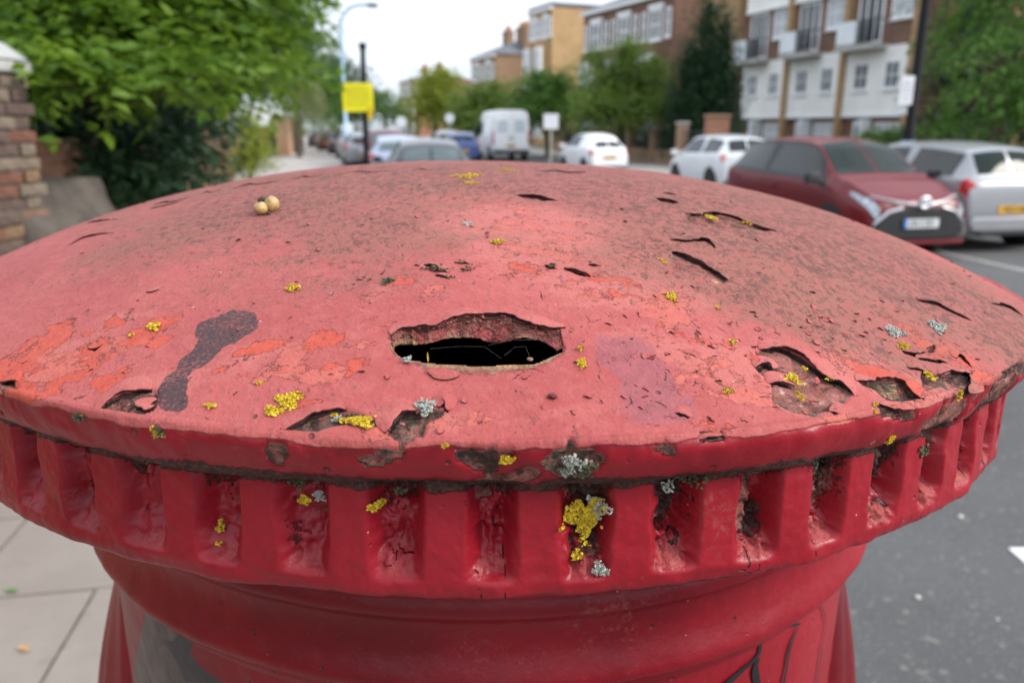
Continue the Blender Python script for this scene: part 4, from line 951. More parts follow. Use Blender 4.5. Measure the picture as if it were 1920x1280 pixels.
M_plw = mat('white_plate', (.74, .75, .74), .5, .04, 3); M_ply = mat('yellow_plate', (.72, .38, .02), .5, .05, 3); M_blue = mat('plate_blue_band', (.02, .20, .62), .5, .05, 3); M_char = mat('plate_characters', (.03, .03, .03), .5, .05, 3)
M_seat = mat('cabin_lining', (.03, .03, .032), .9, .2, 10)
# stations from the nose: x, bottom, belt, roof/top, half width at belt, half width at top
HATCH = [(0, .30, .40, .50, .50, .40), (.015, .22, .52, .66, .66, .56), (.10, .18, .62, .78, .76, .62), (.32, .17, .70, .87, .825, .66), (.58, .17, .79, .965, .845, .69), (.82, .17, .85, 1.02, .848, .70),
         (1.18, .17, .90, 1.25, .850, .64), (1.56, .17, .93, 1.455, .850, .575), (2.25, .17, .945, 1.50, .850, .57), (2.80, .17, .96, 1.495, .848, .565), (3.28, .18, .985, 1.45, .838, .55), (3.52, .20, 1.0, 1.385, .82, .55), (3.76, .24, .99, 1.06, .77, .60), (3.86, .32, .86, .93, .73, .60), (3.885, .40, .62, .66, .66, .55)]
SMALL = [(0, .28, .40, .48, .46, .38), (.02, .2, .55, .66, .62, .52), (.12, .17, .68, .80, .72, .58), (.35, .17, .76, .92, .785, .62), (.62, .17, .82, 1.0, .80, .64), (.84, .17, .87, 1.06, .805, .64),
         (1.15, .17, .91, 1.29, .81, .58), (1.50, .17, .93, 1.46, .81, .50), (1.95, .17, .94, 1.49, .81, .49), (2.40, .17, .95, 1.47, .81, .49), (2.85, .18, .95, 1.37, .80, .49), (3.15, .2, .94, 1.20, .78, .51), (3.40, .24, .88, .97, .74, .56), (3.52, .3, .70, .80, .70, .56), (3.545, .38, .55, .60, .62, .5)]
SALOON = [(0, .30, .42, .52, .55, .45), (.02, .22, .54, .66, .70, .6), (.12, .18, .64, .76, .80, .66), (.45, .17, .72, .86, .86, .70), (.95, .17, .80, .95, .88, .72), (1.25, .17, .86, 1.0, .885, .73),
          (1.70, .17, .91, 1.25, .885, .64), (2.12, .17, .935, 1.43, .885, .58), (2.60, .17, .95, 1.475, .885, .57), (3.20, .17, .96, 1.465, .885, .57), (3.75, .18, .98, 1.42, .875, .56), (4.05, .20, .99, 1.30, .86, .57), (4.28, .24, .97, 1.05, .82, .62), (4.40, .32, .84, .92, .78, .62), (4.425, .40, .62, .66, .70, .56)]
SUV = [(x*1.02, z0+.06, zb*1.12, zr*1.13, w*1.05, wr*1.06) for x, z0, zb, zr, w, wr in SALOON]
class Surf:
    """body surface S(u, v): u along the stations, v from the sill (0) over belt (2) and roof edge (3) to the crown (4)"""
    def __init__(s, st): s.st = smooth_line(np.array(st), 6); s.st[:, 1:] = np.maximum(s.st[:, 1:], .12); s.n = len(s.st); s.k = len(st)-1
    def at(s, u, v, sd):
        q = np.clip(u/s.k*(s.n-1), 0, s.n-1.0001); i = int(q); x, z0, zb, zr, w, wr = s.st[i]*(1-(q-i)) + s.st[i+1]*(q-i)
        e = [(w*.93, z0), (w*1.0, z0+.45*(zb-z0)), (w*.985, zb), (wr, zr-.035*(zr-zb > .2)-.012), (0, zr)]
        j = min(int(v), 3); f = v-j; a, b = e[j], e[j+1]
        if j == 3:
            y = a[0]*(1-f); z = a[1] + (b[1]-a[1])*(1-(1-f)**2.2)
        else: y, z = a[0]*(1-f)+b[0]*f, a[1]*(1-f)+b[1]*f
        if j == 1: y += .012*math.sin(f*math.pi)
        return Vector((x, sd*y, z))
    def body(s):
        us = np.linspace(0, s.k, s.k*6+1); vs = np.r_[np.linspace(0, 3, 25), np.linspace(3, 4, 7)[1:]]
        row = [(v, 1) for v in vs] + [(v, -1) for v in vs[::-1][1:]]
        V = [s.at(u, v, sd) for u in us for v, sd in row]; m = len(row)
        F = [(i*m+j, i*m+j+1, (i+1)*m+j+1, (i+1)*m+j) for i in range(len(us)-1) for j in range(m-1)] + [(i*m, (i+1)*m, (i+1)*m+m-1, i*m+m-1) for i in range(len(us)-1)]
        b = len(V); F += [tuple(range(m)), tuple(range(b-1, b-m-1, -1))]
        return V, F
    def patch(s, quad, sides=(1,), off=.006, nu=8, nv=5, across=False, th=.004):
        """solid panel following the surface; quad = ((u,v) x4) corners"""
        mb = MB()
        for sd in sides:
            G = []
            for i in range(nu+1):
                for j in range(nv+1):
                    a, b = i/nu, j/nv; (u0, v0), (u1, v1), (u2, v2), (u3, v3) = quad
                    u = (u0*(1-a)+u1*a)*(1-b) + (u3*(1-a)+u2*a)*b; v = (v0*(1-a)+v1*a)*(1-b) + (v3*(1-a)+v2*a)*b
                    S_ = sd
                    if across and v > 4: v, S_ = 8-v, -sd
                    p = s.at(u, v, S_); d = .02
                    du = s.at(min(u+d, s.k), v, S_) - s.at(max(u-d, 0), v, S_); dv = s.at(u, min(v+d, 3.999), S_) - s.at(u, max(v-d, 0), S_)
                    n = du.cross(dv); n = n.normalized() if n.length > 1e-9 else Vector((0, 0, 1))
                    c = Vector((s.st[:, 0].mean(), 0, .7))
                    if n.dot(p-c) < 0: n = -n
                    G.append((p, n))
            m = nv+1; b0 = len(G); V = [p+n*off for p, n in G] + [p+n*(off-th) for p, n in G]
            F = [(i*m+j, i*m+j+1, (i+1)*m+j+1, (i+1)*m+j) for i in range(nu) for j in range(nv)]; F += [tuple(x+b0 for x in f[::-1]) for f in F]
            bd = [i*m for i in range(nu+1)] + [nu*m+j for j in range(1, m)] + [i*m+nv for i in range(nu-1, -1, -1)] + [j for j in range(nv-1, 0, -1)]
            F += [(bd[i], bd[(i+1) % len(bd)], bd[(i+1) % len(bd)]+b0, bd[i]+b0) for i in range(len(bd))]
            mb.add(V, F)
        return mb
def wheel(parent, x, y, r, w):
    o = MB(); n = 24; prof = [(r*.62, -w/2), (r*.92, -w/2), (r, -w*.32), (r, w*.32), (r*.92, w/2), (r*.62, w/2)]
    V = [(x+q*math.cos(2*math.pi*k/n), y+t, r+q*math.sin(2*math.pi*k/n)) for q, t in prof for k in range(n)]
    F = [(i*n+k, i*n+(k+1) % n, ((i+1) % 6)*n+(k+1) % n, ((i+1) % 6)*n+k) for i in range(6) for k in range(n)]
    ty = o.add(V, F).build('wheel', M_tyre, parent, True)
    rm = MB(); rm.tube([(x, y-w*.3, r), (x, y+w*.3, r)], r*.2, 12)
    for k in range(5):
        a = 2*math.pi*k/5; d = Vector((math.cos(a), 0, math.sin(a))); e = Vector((-d.z, 0, d.x))
        for sy in (-1, 1):
            yy_ = y + sy*w*.34; c = Vector((x, yy_, r))
            rm.add([c+e*r*.10, c-e*r*.10, c+d*r*.62-e*r*.13, c+d*r*.62+e*r*.13] + [q - Vector((0, sy*.03, 0)) for q in (c+e*r*.10, c-e*r*.10, c+d*r*.62-e*r*.13, c+d*r*.62+e*r*.13)],
                   [(0, 1, 2, 3), (4, 5, 6, 7), (0, 1, 5, 4), (1, 2, 6, 5), (2, 3, 7, 6), (3, 0, 4, 7)])
    rm.build('rim', M_rim, ty)
    MB().tube([(x, y-w*.1, r), (x, y+w*.1, r)], r*.64, 20).build('brake_shadow', M_plastic, ty)
def plate(parent, c, w, h, front, m, strip_=False):
    """plate facing -x (front) or +x"""
    sx = -1 if front else 1
    p = MB().box(c[0]-.004, c[0]+.004, c[1]-w/2, c[1]+w/2, c[2]-h/2, c[2]+h/2).build('number_plate', m, parent, False)
    k = MB(); x0 = c[0]+sx*.005; nG = 7
    for i in range(nG):
        y0 = c[1] - w*.36 + i*w*.105 + (w*.05 if i > 3 else 0); g_ = w*.075; t = .013; hh = h*.33
        segs = [(0, t, -hh, hh), (g_-t, g_, -hh, hh), (0, g_, hh-t, hh), (0, g_, -hh, -hh+t), (0, g_, -t/2, t/2)]
        for q in [(0, 2, 4), (0, 1, 2, 3), (0, 2, 3), (1, 2, 3, 4), (0, 1, 4), (0, 1, 2), (0, 3)][i]:
            a, b, d_, e = segs[q]; k.box(min(x0, x0+sx*.001), max(x0, x0+sx*.001), y0+a, y0+b, c[2]+d_, c[2]+e)
    k.build('plate_characters', M_char, p)
    if strip_: MB().box(x0-.0015, x0+.0015, c[1]+(w*.42 if front else -w*.5), c[1]+(w*.5 if front else -w*.42), c[2]-h*.48, c[2]+h*.48).build('plate_band', M_blue, p)
def car(name, lab, st, paint, loc, heading, cat='car', group=None, glass=M_glass, tail=M_tail, wheels=(.72, -.68), wr=.31, detail=True, front_style=None, plates=(M_plw, M_ply), sidewin=((5.35, 8.3), (8.5, 11.0)), roofm=None, wind=None, rearglass=None):
    """heading: angle of the car's nose direction, measured from +X"""
    root = empty(name, loc, heading + math.pi, lab, cat, group)      # built nose at x=0 running to +x, so nose points to -x
    sf = Surf(st); Lc = sf.st[-1, 0]
    V, F = sf.body(); mb = MB().add(V, F); mb.build('body', paint, root, True)
    K = sf.k
    sf.patch(((5.15, 3.97-.0), (6.95, 3.97), (6.95, 3.05), (5.15, 3.05)), (1, -1), .006, 8, 5).build('windscreen', wind or glass, root, True)
    for a, b in sidewin:
        for sd in (1, -1): sf.patch(((a, 2.12), (b, 2.12), (b-.12, 2.90), (max(a+.9 if a < 6 else a+.08, 6.0 if a < 6 else 0), 2.90)), (sd,), .006, 8, 4).build('side_window', glass, root, True)
    sf.patch(((11.02, 3.95), (11.93, 3.95), (11.93, 3.08), (11.02, 3.08)), (1, -1), .006, 5, 5).build('rear_window', rearglass or glass, root, True)
    if st is HATCH or st is SMALL or st is SALOON or st is SUV:
        for sd in (1, -1):
            sf.patch(((.8, 2.05), (3.5, 2.42), (3.4, 2.62), (1.15, 2.92)), (sd,), .012, 7, 4).build('headlight', M_lamp, root, True)
            sf.patch(((11.8, 1.65), (12.75, 1.55), (12.95, 2.7), (12.0, 2.35)), (sd,), .012, 5, 4).build('tail_light', tail, root, True)
    for sd in (1, -1):
        for wx in (wheels[0], Lc+wheels[1]):
            half = float(np.interp(wx, sf.st[:, 0], sf.st[:, 4]))
            arch = MB().tube([(wx, sd*(half-.16), wr+.015), (wx, sd*(half+.008), wr+.015)], wr*1.14, 24).build('wheel_arch', M_plastic, root)
            wheel(root, wx, sd*(half-.085), wr, .20)
    # mirrors, sills, bumper strips, handles
    for sd in (1, -1):
        p = sf.at(5.5, 2.1, sd); mm = MB(); mm.tube([p, p+Vector((-.03, sd*.10, .06))], .025, 8)
        c = p + Vector((-.02, sd*.17, .09)); mm.add([c+Vector((dx*.055*(1 if dz < 0 else .8), dy*.10, dz*.075)) for dx in (-1, 1) for dy in (-1, 1) for dz in (-1, 1)], [(0, 1, 3, 2), (4, 6, 7, 5), (0, 4, 5, 1), (2, 3, 7, 6), (0, 2, 6, 4), (1, 5, 7, 3)])
        mm.build('wing_mirror', M_plastic if front_style else paint, root, True, .02)
        for a in (7.9, 10.2)[:1 if st is SMALL else 2]:
            p = sf.at(a, 1.72, sd); MB().box(p.x-.09, p.x+.09, min(p.y, p.y+sd*.03), max(p.y, p.y+sd*.03), p.z-.014, p.z+.014).build('door_handle', paint, root, False, .008)
    sf.patch(((3.0, .02), (11.4, .02), (11.4, .16), (3.0, .16)), (1, -1), .008, 16, 2).build('sill', M_plastic, root, True)
    if front_style == 'wide':
        sf.patch(((.12, .25), (1.15, .05), (1.05, 1.95), (.10, 2.0)), (1, -1), .008, 6, 5).build('grille', M_plastic, root, True)
        g = MB().prism([(-.56, .27), (.56, .27), (.66, .42), (.48, .60), (.20, .66), (-.20, .66), (-.48, .60), (-.66, .42)], -.035, .06, 'x').build('lower_grille', M_plastic, root, False, .015)
        for sd in (1, -1): MB().tube([(.03, sd*.74, .30), (-.005, sd*.67, .47), (-.03, sd*.50, .615), (-.04, sd*.30, .665)], .022, 8).build('grille_trim', M_chrome, root, True)
        wg = MB()
        for sd in (1, -1): wg.tube([(.16, sd*.66, .80), (.02, sd*.38, .745), (-.045, sd*.12, .70), (-.05, 0, .69)], [.010, .014, .018, .018], 8)
        wg.build('nose_bar', M_chrome, root, True)
        em = MB()
        def oval(cy, cz, ry, rz, r): em.tube([(-.075, cy+ry*math.cos(t), cz+rz*math.sin(t)) for t in np.linspace(0, 2*math.pi, 25)], r, 6)
        oval(0, .735, .095, .064, .012); oval(0, .735, .034, .058, .008); oval(0, .765, .064, .022, .008)
        em.build('emblem', M_chrome, root, True)
        MB().tube([(-.06, 0, .735), (-.066, 0, .735)], .055, 20).build('emblem_backing', mat('emblem_blue', (.10, .22, .42), .3), root)
        plate(root, (-.055, 0, .47), .52, .112, True, plates[0], True)
        for sd in (1, -1):
            MB().tube([(.10, sd*.70, .33), (.04, sd*.72, .33)], .06, 16).build('fog_lamp', M_lamp, root, True)
        MB().prism([(-.70, .19), (.70, .19), (.74, .25), (-.74, .25)], -.03, .10, 'x').build('bumper_lip', paint, root, False, .02)
    else:
        sf.patch(((.10, .25), (1.0, .10), (1.0, 1.2), (.10, 1.3)), (1, -1), .008, 5, 4).build('grille', M_plastic, root, True)
        plate(root, (-.012, 0, .42), .52, .112, True, plates[0])
    zp = .60 if st is not SMALL else .62
    xb = Lc + .012
    plate(root, (xb if st is not HATCH else Lc+.008, 0, zp), .52, .112, False, plates[1])
    bb = MB().prism([(-.62, .30), (.62, .30), (.70, .40), (.66, .50), (-.66, .50), (-.70, .40)], Lc-.10, Lc+.025, 'x').build('rear_bumper', paint, root, False, .03)
    MB().box(Lc-.06, Lc+.03, -.52, .52, .24, .31).build('bumper_insert', M_plastic, root, False, .01)
    return root
ROADH = math.atan2(1, KS)                    # direction of the road away from the camera
P_red = car_paint('deep_red_car_paint', (.15, .003, .007), .0, .45, .3, .3); P_white = car_paint('white_car_paint', (.86, .87, .88)); P_silver = car_paint('silver_car_paint', (.33, .335, .35), .35, .34)
P_lav = car_paint('pale_blue_car_paint', (.36, .40, .52), .4); P_navy = car_paint('dark_car_paint', (.02, .022, .03)); P_blue = car_paint('blue_car_paint', (.05, .085, .24), .3); P_black = car_paint('black_car_paint', (.012, .012, .014)); P_maroon = car_paint('dull_maroon_car_paint', (.10, .02, .03), .3); P_grey = car_paint('grey_car_paint', (.22, .23, .25), .4)
def place(px, py_bottom, d): p = at(px, 640, d); v = at(px, py_bottom, d); return Vector((v.x, d, RZ))
# oncoming red hatchback (nose towards us)
red = car('hatchback', 'deep red hatchback facing us with a black grille and blue-edged plate', HATCH, P_red, (5.35, 10.35, RZ), ROADH + math.pi + R_(3), front_style='wide', glass=M_glass, wind=M_screen, sidewin=((5.35, 8.3), (8.5, 11.0)))
red.scale = (1, 1, 1.04)
rs = Surf(HATCH); 
for sd in (1, -1): rs.patch(((5.12, 2.04), (11.35, 2.04), (11.0, 2.97), (6.0, 2.97)), (sd,), .0035, 14, 4).build('window_surround', M_plastic, red, True)
# silver hatchback parked on the far side, rear towards us
def rear_at(x, y, st): L_ = st[-1][0]; return (x + math.cos(ROADH)*L_, y + math.sin(ROADH)*L_, RZ)
car('hatchback', 'silver hatchback seen from behind with a yellow plate, beside the red car', HATCH, P_silver, rear_at(7.0, 11.0, HATCH), ROADH, glass=M_glass, rearglass=M_screen)
car('hatchback', 'white hatchback parked just beyond the red car, its side to us', HATCH, P_white, rear_at(6.35, 21.4, HATCH), ROADH, glass=M_glass, tail=M_pink)
car('small_car', 'small rounded white car seen from behind, next to the brick wall', SMALL, P_white, rear_at(3.25, 29.5, SMALL), ROADH + R_(6), glass=M_glass, sidewin=((5.35, 8.6),), wr=.29)
car('parked_car', 'dark car with a pale reflecting rear window close behind the cap', SALOON, P_navy, rear_at(-1.55, 15.6, SALOON), ROADH, glass=M_glassL, rearglass=M_glassL, sidewin=((5.35, 8.3), (8.5, 11.0)))
car('parked_car', 'pale blue grey car parked in front of the dark one', SALOON, P_lav, rear_at(-3.15, 22.5, SALOON), ROADH, glass=M_glassL, rearglass=M_glassL)
car('parked_car', 'tall dark maroon car partly behind the yellow sign\'s black pole', SUV, P_maroon, rear_at(-4.55, 29.5, SUV), ROADH, glass=M_glassL)
car('parked_car', 'bright blue car left of the white van', SALOON, P_blue, rear_at(-2.35, 39, SALOON), ROADH, glass=M_glass)
FAR = [(-7.2, 38, SALOON, P_grey, 'grey car at the near end of the distant kerbside row'), (-9.0, 45, HATCH, P_silver, 'pale silver hatchback in the distant kerbside row'), (-11.2, 53, SALOON, P_black, 'black saloon in the distant kerbside row'),
       (-13.9, 61, HATCH, P_maroon, 'maroon hatchback in the distant kerbside row'), (-16.8, 70, SALOON, P_navy, 'dark car at the far end of the distant row'), (-5.4, 62, HATCH, P_white, 'distant white hatchback in the middle of the street'), (-4.6, 50, SALOON, P_grey, 'distant grey saloon beyond the bright blue car')]
for x, y, st, p, lab in FAR: car('parked_car', lab, st, p, (x, y, RZ), ROADH + R_(4), group='cars far down the street')

# ------------------------------------------------------------------ white van
def van():
    root = empty('van', (-.05, 41.5, RZ), ROADH - math.pi/2 + R_(2), 'white panel van with a high roof seen from behind', 'van')   # local +y is away from us
    w, h = 1.0, 2.55
    b = MB(); prof = [(-w*.98, .35), (-w, .9), (-w*.98, 1.5), (-w*.93, 2.2), (-w*.84, h-.10), (-w*.6, h), (w*.6, h), (w*.84, h-.10), (w*.93, 2.2), (w*.98, 1.5), (w, .9), (w*.98, .35)]
    n = len(prof); V = []
    for y, s, dz in ((0, .97, 0), (.08, 1, 0), (3.5, 1, 0), (4.1, .97, -.35), (4.55, .93, -1.1), (5.2, .88, -1.35)):
        V += [(x*s, y, .35 + (z-.35)*(1 + dz/(h-.35))) for x, z in prof]
    F = [(i*n+k, i*n+(k+1) % n, (i+1)*n+(k+1) % n, (i+1)*n+k) for i in range(5) for k in range(n)] + [tuple(range(n-1, -1, -1)), tuple(5*n+k for k in range(n))]
    b.add(V, F).build('body', P_white, root, True)
    for s in (-1, 1):
        d = MB().box(min(s*.03, s*.88), max(s*.03, s*.88), -.03, .0, .62, 2.36).build('rear_door', P_white, root, False, .02)
        MB().box(min(s*.18, s*.72), max(s*.18, s*.72), -.042, -.025, 1.45, 2.05).build('door_window', mat('frosted_van_glass', (.52, .60, .64), .15, .1, 2), d, False, .01)
        MB().box(s*.10-.02, s*.10+.02, -.055, -.025, 1.05, 1.25).build('handle', M_plastic, d)
        MB().box(min(s*.90, s*.98), max(s*.90, s*.98), -.02, .03, .85, 1.5).build('tail_light', M_tail, root, False, .01)
        MB().prism([(2.9, 1.35), (4.2, 1.30), (3.8, 1.95), (2.9, 2.0)], s*1.0-.01, s*1.0+.01, 'x').build('cab_window', M_glass, root)
        m = MB(); m.box(min(s*1.02, s*1.25), max(s*1.02, s*1.25), 3.75, 3.85, 1.35, 1.72); m.build('wing_mirror', M_plastic, root, False, .03)
        for yy_ in (.95, 4.15):
            MB().tube([(s*.84, yy_, .36), (s*1.005, yy_, .36)], .42, 22).build('wheel_arch', M_plastic, root)
            ww = MB().tube([(s*.80, yy_, .34), (s*1.02, yy_, .34)], .34, 22).build('wheel', M_tyre, root); MB().tube([(s*1.0, yy_, .34), (s*1.03, yy_, .34)], .19, 16).build('rim', M_rim, ww)
    MB().box(-.95, .95, -.10, .05, .38, .56).build('rear_bumper', M_plastic, root, False, .03)
    p = MB().box(-.26, .26, -.045, -.03, .72, .84).build('number_plate', M_ply, root); MB().box(-.2, .2, -.047, -.045, .755, .805).build('plate_characters', M_char, p)
van()

# ------------------------------------------------------------------ brick, render and other building materials
def brick_mat(name, c1, c2, mortar, sc=1.0, axis='x'):
    t = NT(name); sep = t.n('ShaderNodeSeparateXYZ'); t.l(t.tc.outputs['Object'], sep.inputs[0]); cmb = t.n('ShaderNodeCombineXYZ')
    t.l(t.math('ADD', sep.outputs['X'], sep.outputs['Y']), cmb.inputs['X']); t.l(sep.outputs['Z'], cmb.inputs['Y'])
    b = t.n('ShaderNodeTexBrick'); t.l(cmb.outputs[0], b.inputs['Vector']); b.inputs['Scale'].default_value = 1; b.inputs['Brick Width'].default_value = .225*sc; b.inputs['Row Height'].default_value = .075*sc
    b.inputs['Mortar Size'].default_value = .006*sc; b.inputs['Color1'].default_value = (*c1, 1); b.inputs['Color2'].default_value = (*c2, 1); b.inputs['Mortar'].default_value = (*mortar, 1)
    c = t.mix(t.step(t.noise(.6, 5), .35, .7, 0, .35), b.outputs['Color'], tuple(x*.55 for x in c1)); t.set(Base_Color=c, Roughness=.9); t.bump(b.outputs['Fac'], -.006); return t.m
M_brown = brick_mat('brown_brick', (.17, .085, .055), (.24, .125, .08), (.26, .22, .18))
M_tan = brick_mat('tan_brick', (.40, .235, .105), (.48, .29, .14), (.40, .32, .22))
M_yellowb = brick_mat('yellow_brick', (.50, .31, .14), (.57, .37, .18), (.50, .38, .24))
M_stock = brick_mat('london_stock_brick', (.27, .16, .09), (.36, .22, .13), (.32, .27, .2))
M_redb = brick_mat('red_brown_brick', (.30, .12, .07), (.38, .17, .10), (.34, .28, .22))
M_render = mat('white_render', (.85, .84, .80), .8, .06, .8); M_wframe = mat('white_window_frame', (.80, .80, .80), .5, .04, 3)
M_pane = glass_mat('window_pane', (.16, .18, .20)); M_pane2 = glass_mat('dark_window_pane', (.03, .035, .045)); M_curtain = mat('net_curtain', (.50, .52, .55), .8, .1, 6)
M_concrete = mat('balcony_concrete', (.42, .41, .38), .85, .15, 4); M_slate = mat('roof_slate', (.14, .145, .165), .75, .2, 3); M_rail = mat('dark_railing', (.03, .032, .036), .5, .2, 5)
M_balw = mat('white_balcony_panel', (.74, .77, .80), .6, .06, 2); M_door = mat('garage_door_white', (.70, .72, .74), .6, .05, 3); M_chim = mat('terracotta_pot', (.46, .20, .10), .9, .2, 6)
M_black = mat('black_lamp_post', (.008, .008, .009), .65, .2, 8, spec=.2); M_steel = mat('pale_blue_steel', (.36, .50, .64), .4, .1, 5, metal=.4)

def window(parent, x0, x1, z0, z1, y, nx=2, nz=2, pane=None, proud=.05, fr=.07, name='window', m=None, sill=True):
    """a framed window on a wall whose outward face is -y at y"""
    w = MB(); w.box(x0, x0+fr, y-proud, y+.05, z0, z1).box(x1-fr, x1, y-proud, y+.05, z0, z1).box(x0+fr, x1-fr, y-proud, y+.05, z0, z0+fr).box(x0+fr, x1-fr, y-proud, y+.05, z1-fr, z1)
    for i in range(1, nx): xm = x0+(x1-x0)*i/nx; w.box(xm-fr*.4, xm+fr*.4, y-proud*.8, y+.04, z0+fr, z1-fr)
    for j in range(1, nz):
        zm = z0+(z1-z0)*j/nz; w.box(x0+fr, x1-fr, y-proud*.7, y+.03, zm-fr*.35, zm+fr*.35)
    if sill: w.box(x0-.06, x1+.06, y-proud-.07, y+.02, z0-.09, z0-.004)
    o = w.build(name, m or M_wframe, parent)
    MB().box(x0+fr*.6, x1-fr*.6, y-.012, y+.02, z0+fr*.6, z1-fr*.6).build('pane', pane or M_pane, o)
    return o

# ------------------------------------------------------------------ white panelled maisonettes on the right
def maisonettes():
    p0 = Vector((16.28, 33.7, 0)); ang = math.atan2(1, -.327)
    root = empty('apartment_block', p0, ang, 'white panelled and brown brick apartment block with small white balconies', 'apartment block')
    # local +x runs away along the facade, the facade looks to local +y; flip so that windows face -y
    root.rotation_euler = (0, 0, ang + math.pi); X = lambda s: -s
    Lf = 12.2; bays = 3; bw = 4.03
    Z = [0, 2.12, 5.05, 7.45, 10.1, 12.6]
    MB().box(-Lf-.3, .35, .12, 9, 0, 12.6).build('wall', M_brown, root)
    MB().box(-Lf-.5, .5, .0, 9.2, 12.6, 12.9).build('roof', M_slate, root)
    for b in range(bays):
        xr, xl = -b*bw, -(b+1)*bw            # right (near) and left (far) ends
        MB().box(xr-.04, xr+.24 if b else xr+.34, -.22, .12, 0, 12.6).build('pilaster', M_tan, root)
        for z0, z1 in ((Z[1], Z[2]), (Z[3], Z[4])):
            pn = MB().box(xl+.26, xr-.06, -.06, .12, z0, z1-.06).build('white_panel', M_render, root)
            MB().box(xl+.26, xr-.06, -.12, -.058, z0, z0+.10).build('drip_rail', M_wframe, pn)
        for zb in (Z[1], Z[3]):
            window(root, xr-1.35, xr-.55, zb+1.15, zb+2.25, -.06, 2, 2, M_pane, .03, .06); window(root, xl+.85, xl+1.7, zb+1.15, zb+2.25, -.06, 2, 2, M_pane, .03, .06)
        window(root, xr-1.55, xr-.25, Z[2]+1.0, Z[2]+2.35, .12, 2, 2, M_curtain, .05, .08)
        d = window(root, xl+.55, xl+2.05, Z[2]+.12, Z[2]+2.35, .12, 3, 1, M_pane2, .06, .10, 'balcony_door', None, False)
        bal = MB().box(xl+.30, xl+2.6, -.85, .115, Z[2]-.16, Z[2]+.04).build('balcony', M_concrete, root)
        MB().box(xl+.36, xl+.40, -.78, .10, Z[2]+.10, Z[2]+1.02).build('balcony_end_panel', M_balw, bal)
        MB().box(xl+.36, xl+1.55, -.85, -.79, Z[2]+.10, Z[2]+1.02).build('balcony_panel', M_balw, bal, False, .01)
        r = MB(); r.box(xl+1.55, xl+2.55, -.84, -.80, Z[2]+.98, Z[2]+1.02)
        for i in range(11): x = xl+1.58+i*.095; r.box(x-.012, x+.012, -.835, -.805, Z[2]+.041, Z[2]+.98)
        r.box(xl+2.52, xl+2.55, -.8, .10, Z[2]+.98, Z[2]+1.02)
        r.build('railing', M_rail, bal)
        # ground floor: porch door, garage window
        window(root, xr-1.75, xr-.35, .75, 1.9, .12, 3, 2, M_curtain, .05, .08)
        dr = MB().box(xl+.95, xl+1.85, .05, .13, 0, 1.98).build('front_door', M_door, root); MB().box(xl+1.15, xl+1.65, .035, .06, .95, 1.75).build('door_glass', M_pane2, dr)
        MB().box(xl+1.9, xl+2.08, -.5, .118, 0, 2.05).build('porch_screen', M_door, root)
    MB().box(-Lf-.55, -Lf-.02, -.3, .12, 0, 12.6).build('pilaster', M_tan, root)
    MB().box(-Lf-5.5, -Lf-.56, 1.2, 9, 0, 12.6).build('set_back_wall', M_tan, root)
maisonettes()
def right_block():
    root = empty('brick_building', (20.5, 31, 0), R_(8), 'tan brick building largely hidden by the dark trees', 'building')
    MB().box(-2.6, 12, 0, 8, 0, 13).build('wall', M_tan, root); MB().box(-2.8, 12.2, -.2, 8.2, 13, 13.3).build('roof', M_slate, root)
    for x in (1.2, 4.4, 7.6):
        for z in (1, 4, 7): window(root, x, x+1.3, z, z+1.5, 0, 2, 2, M_pane)
right_block()

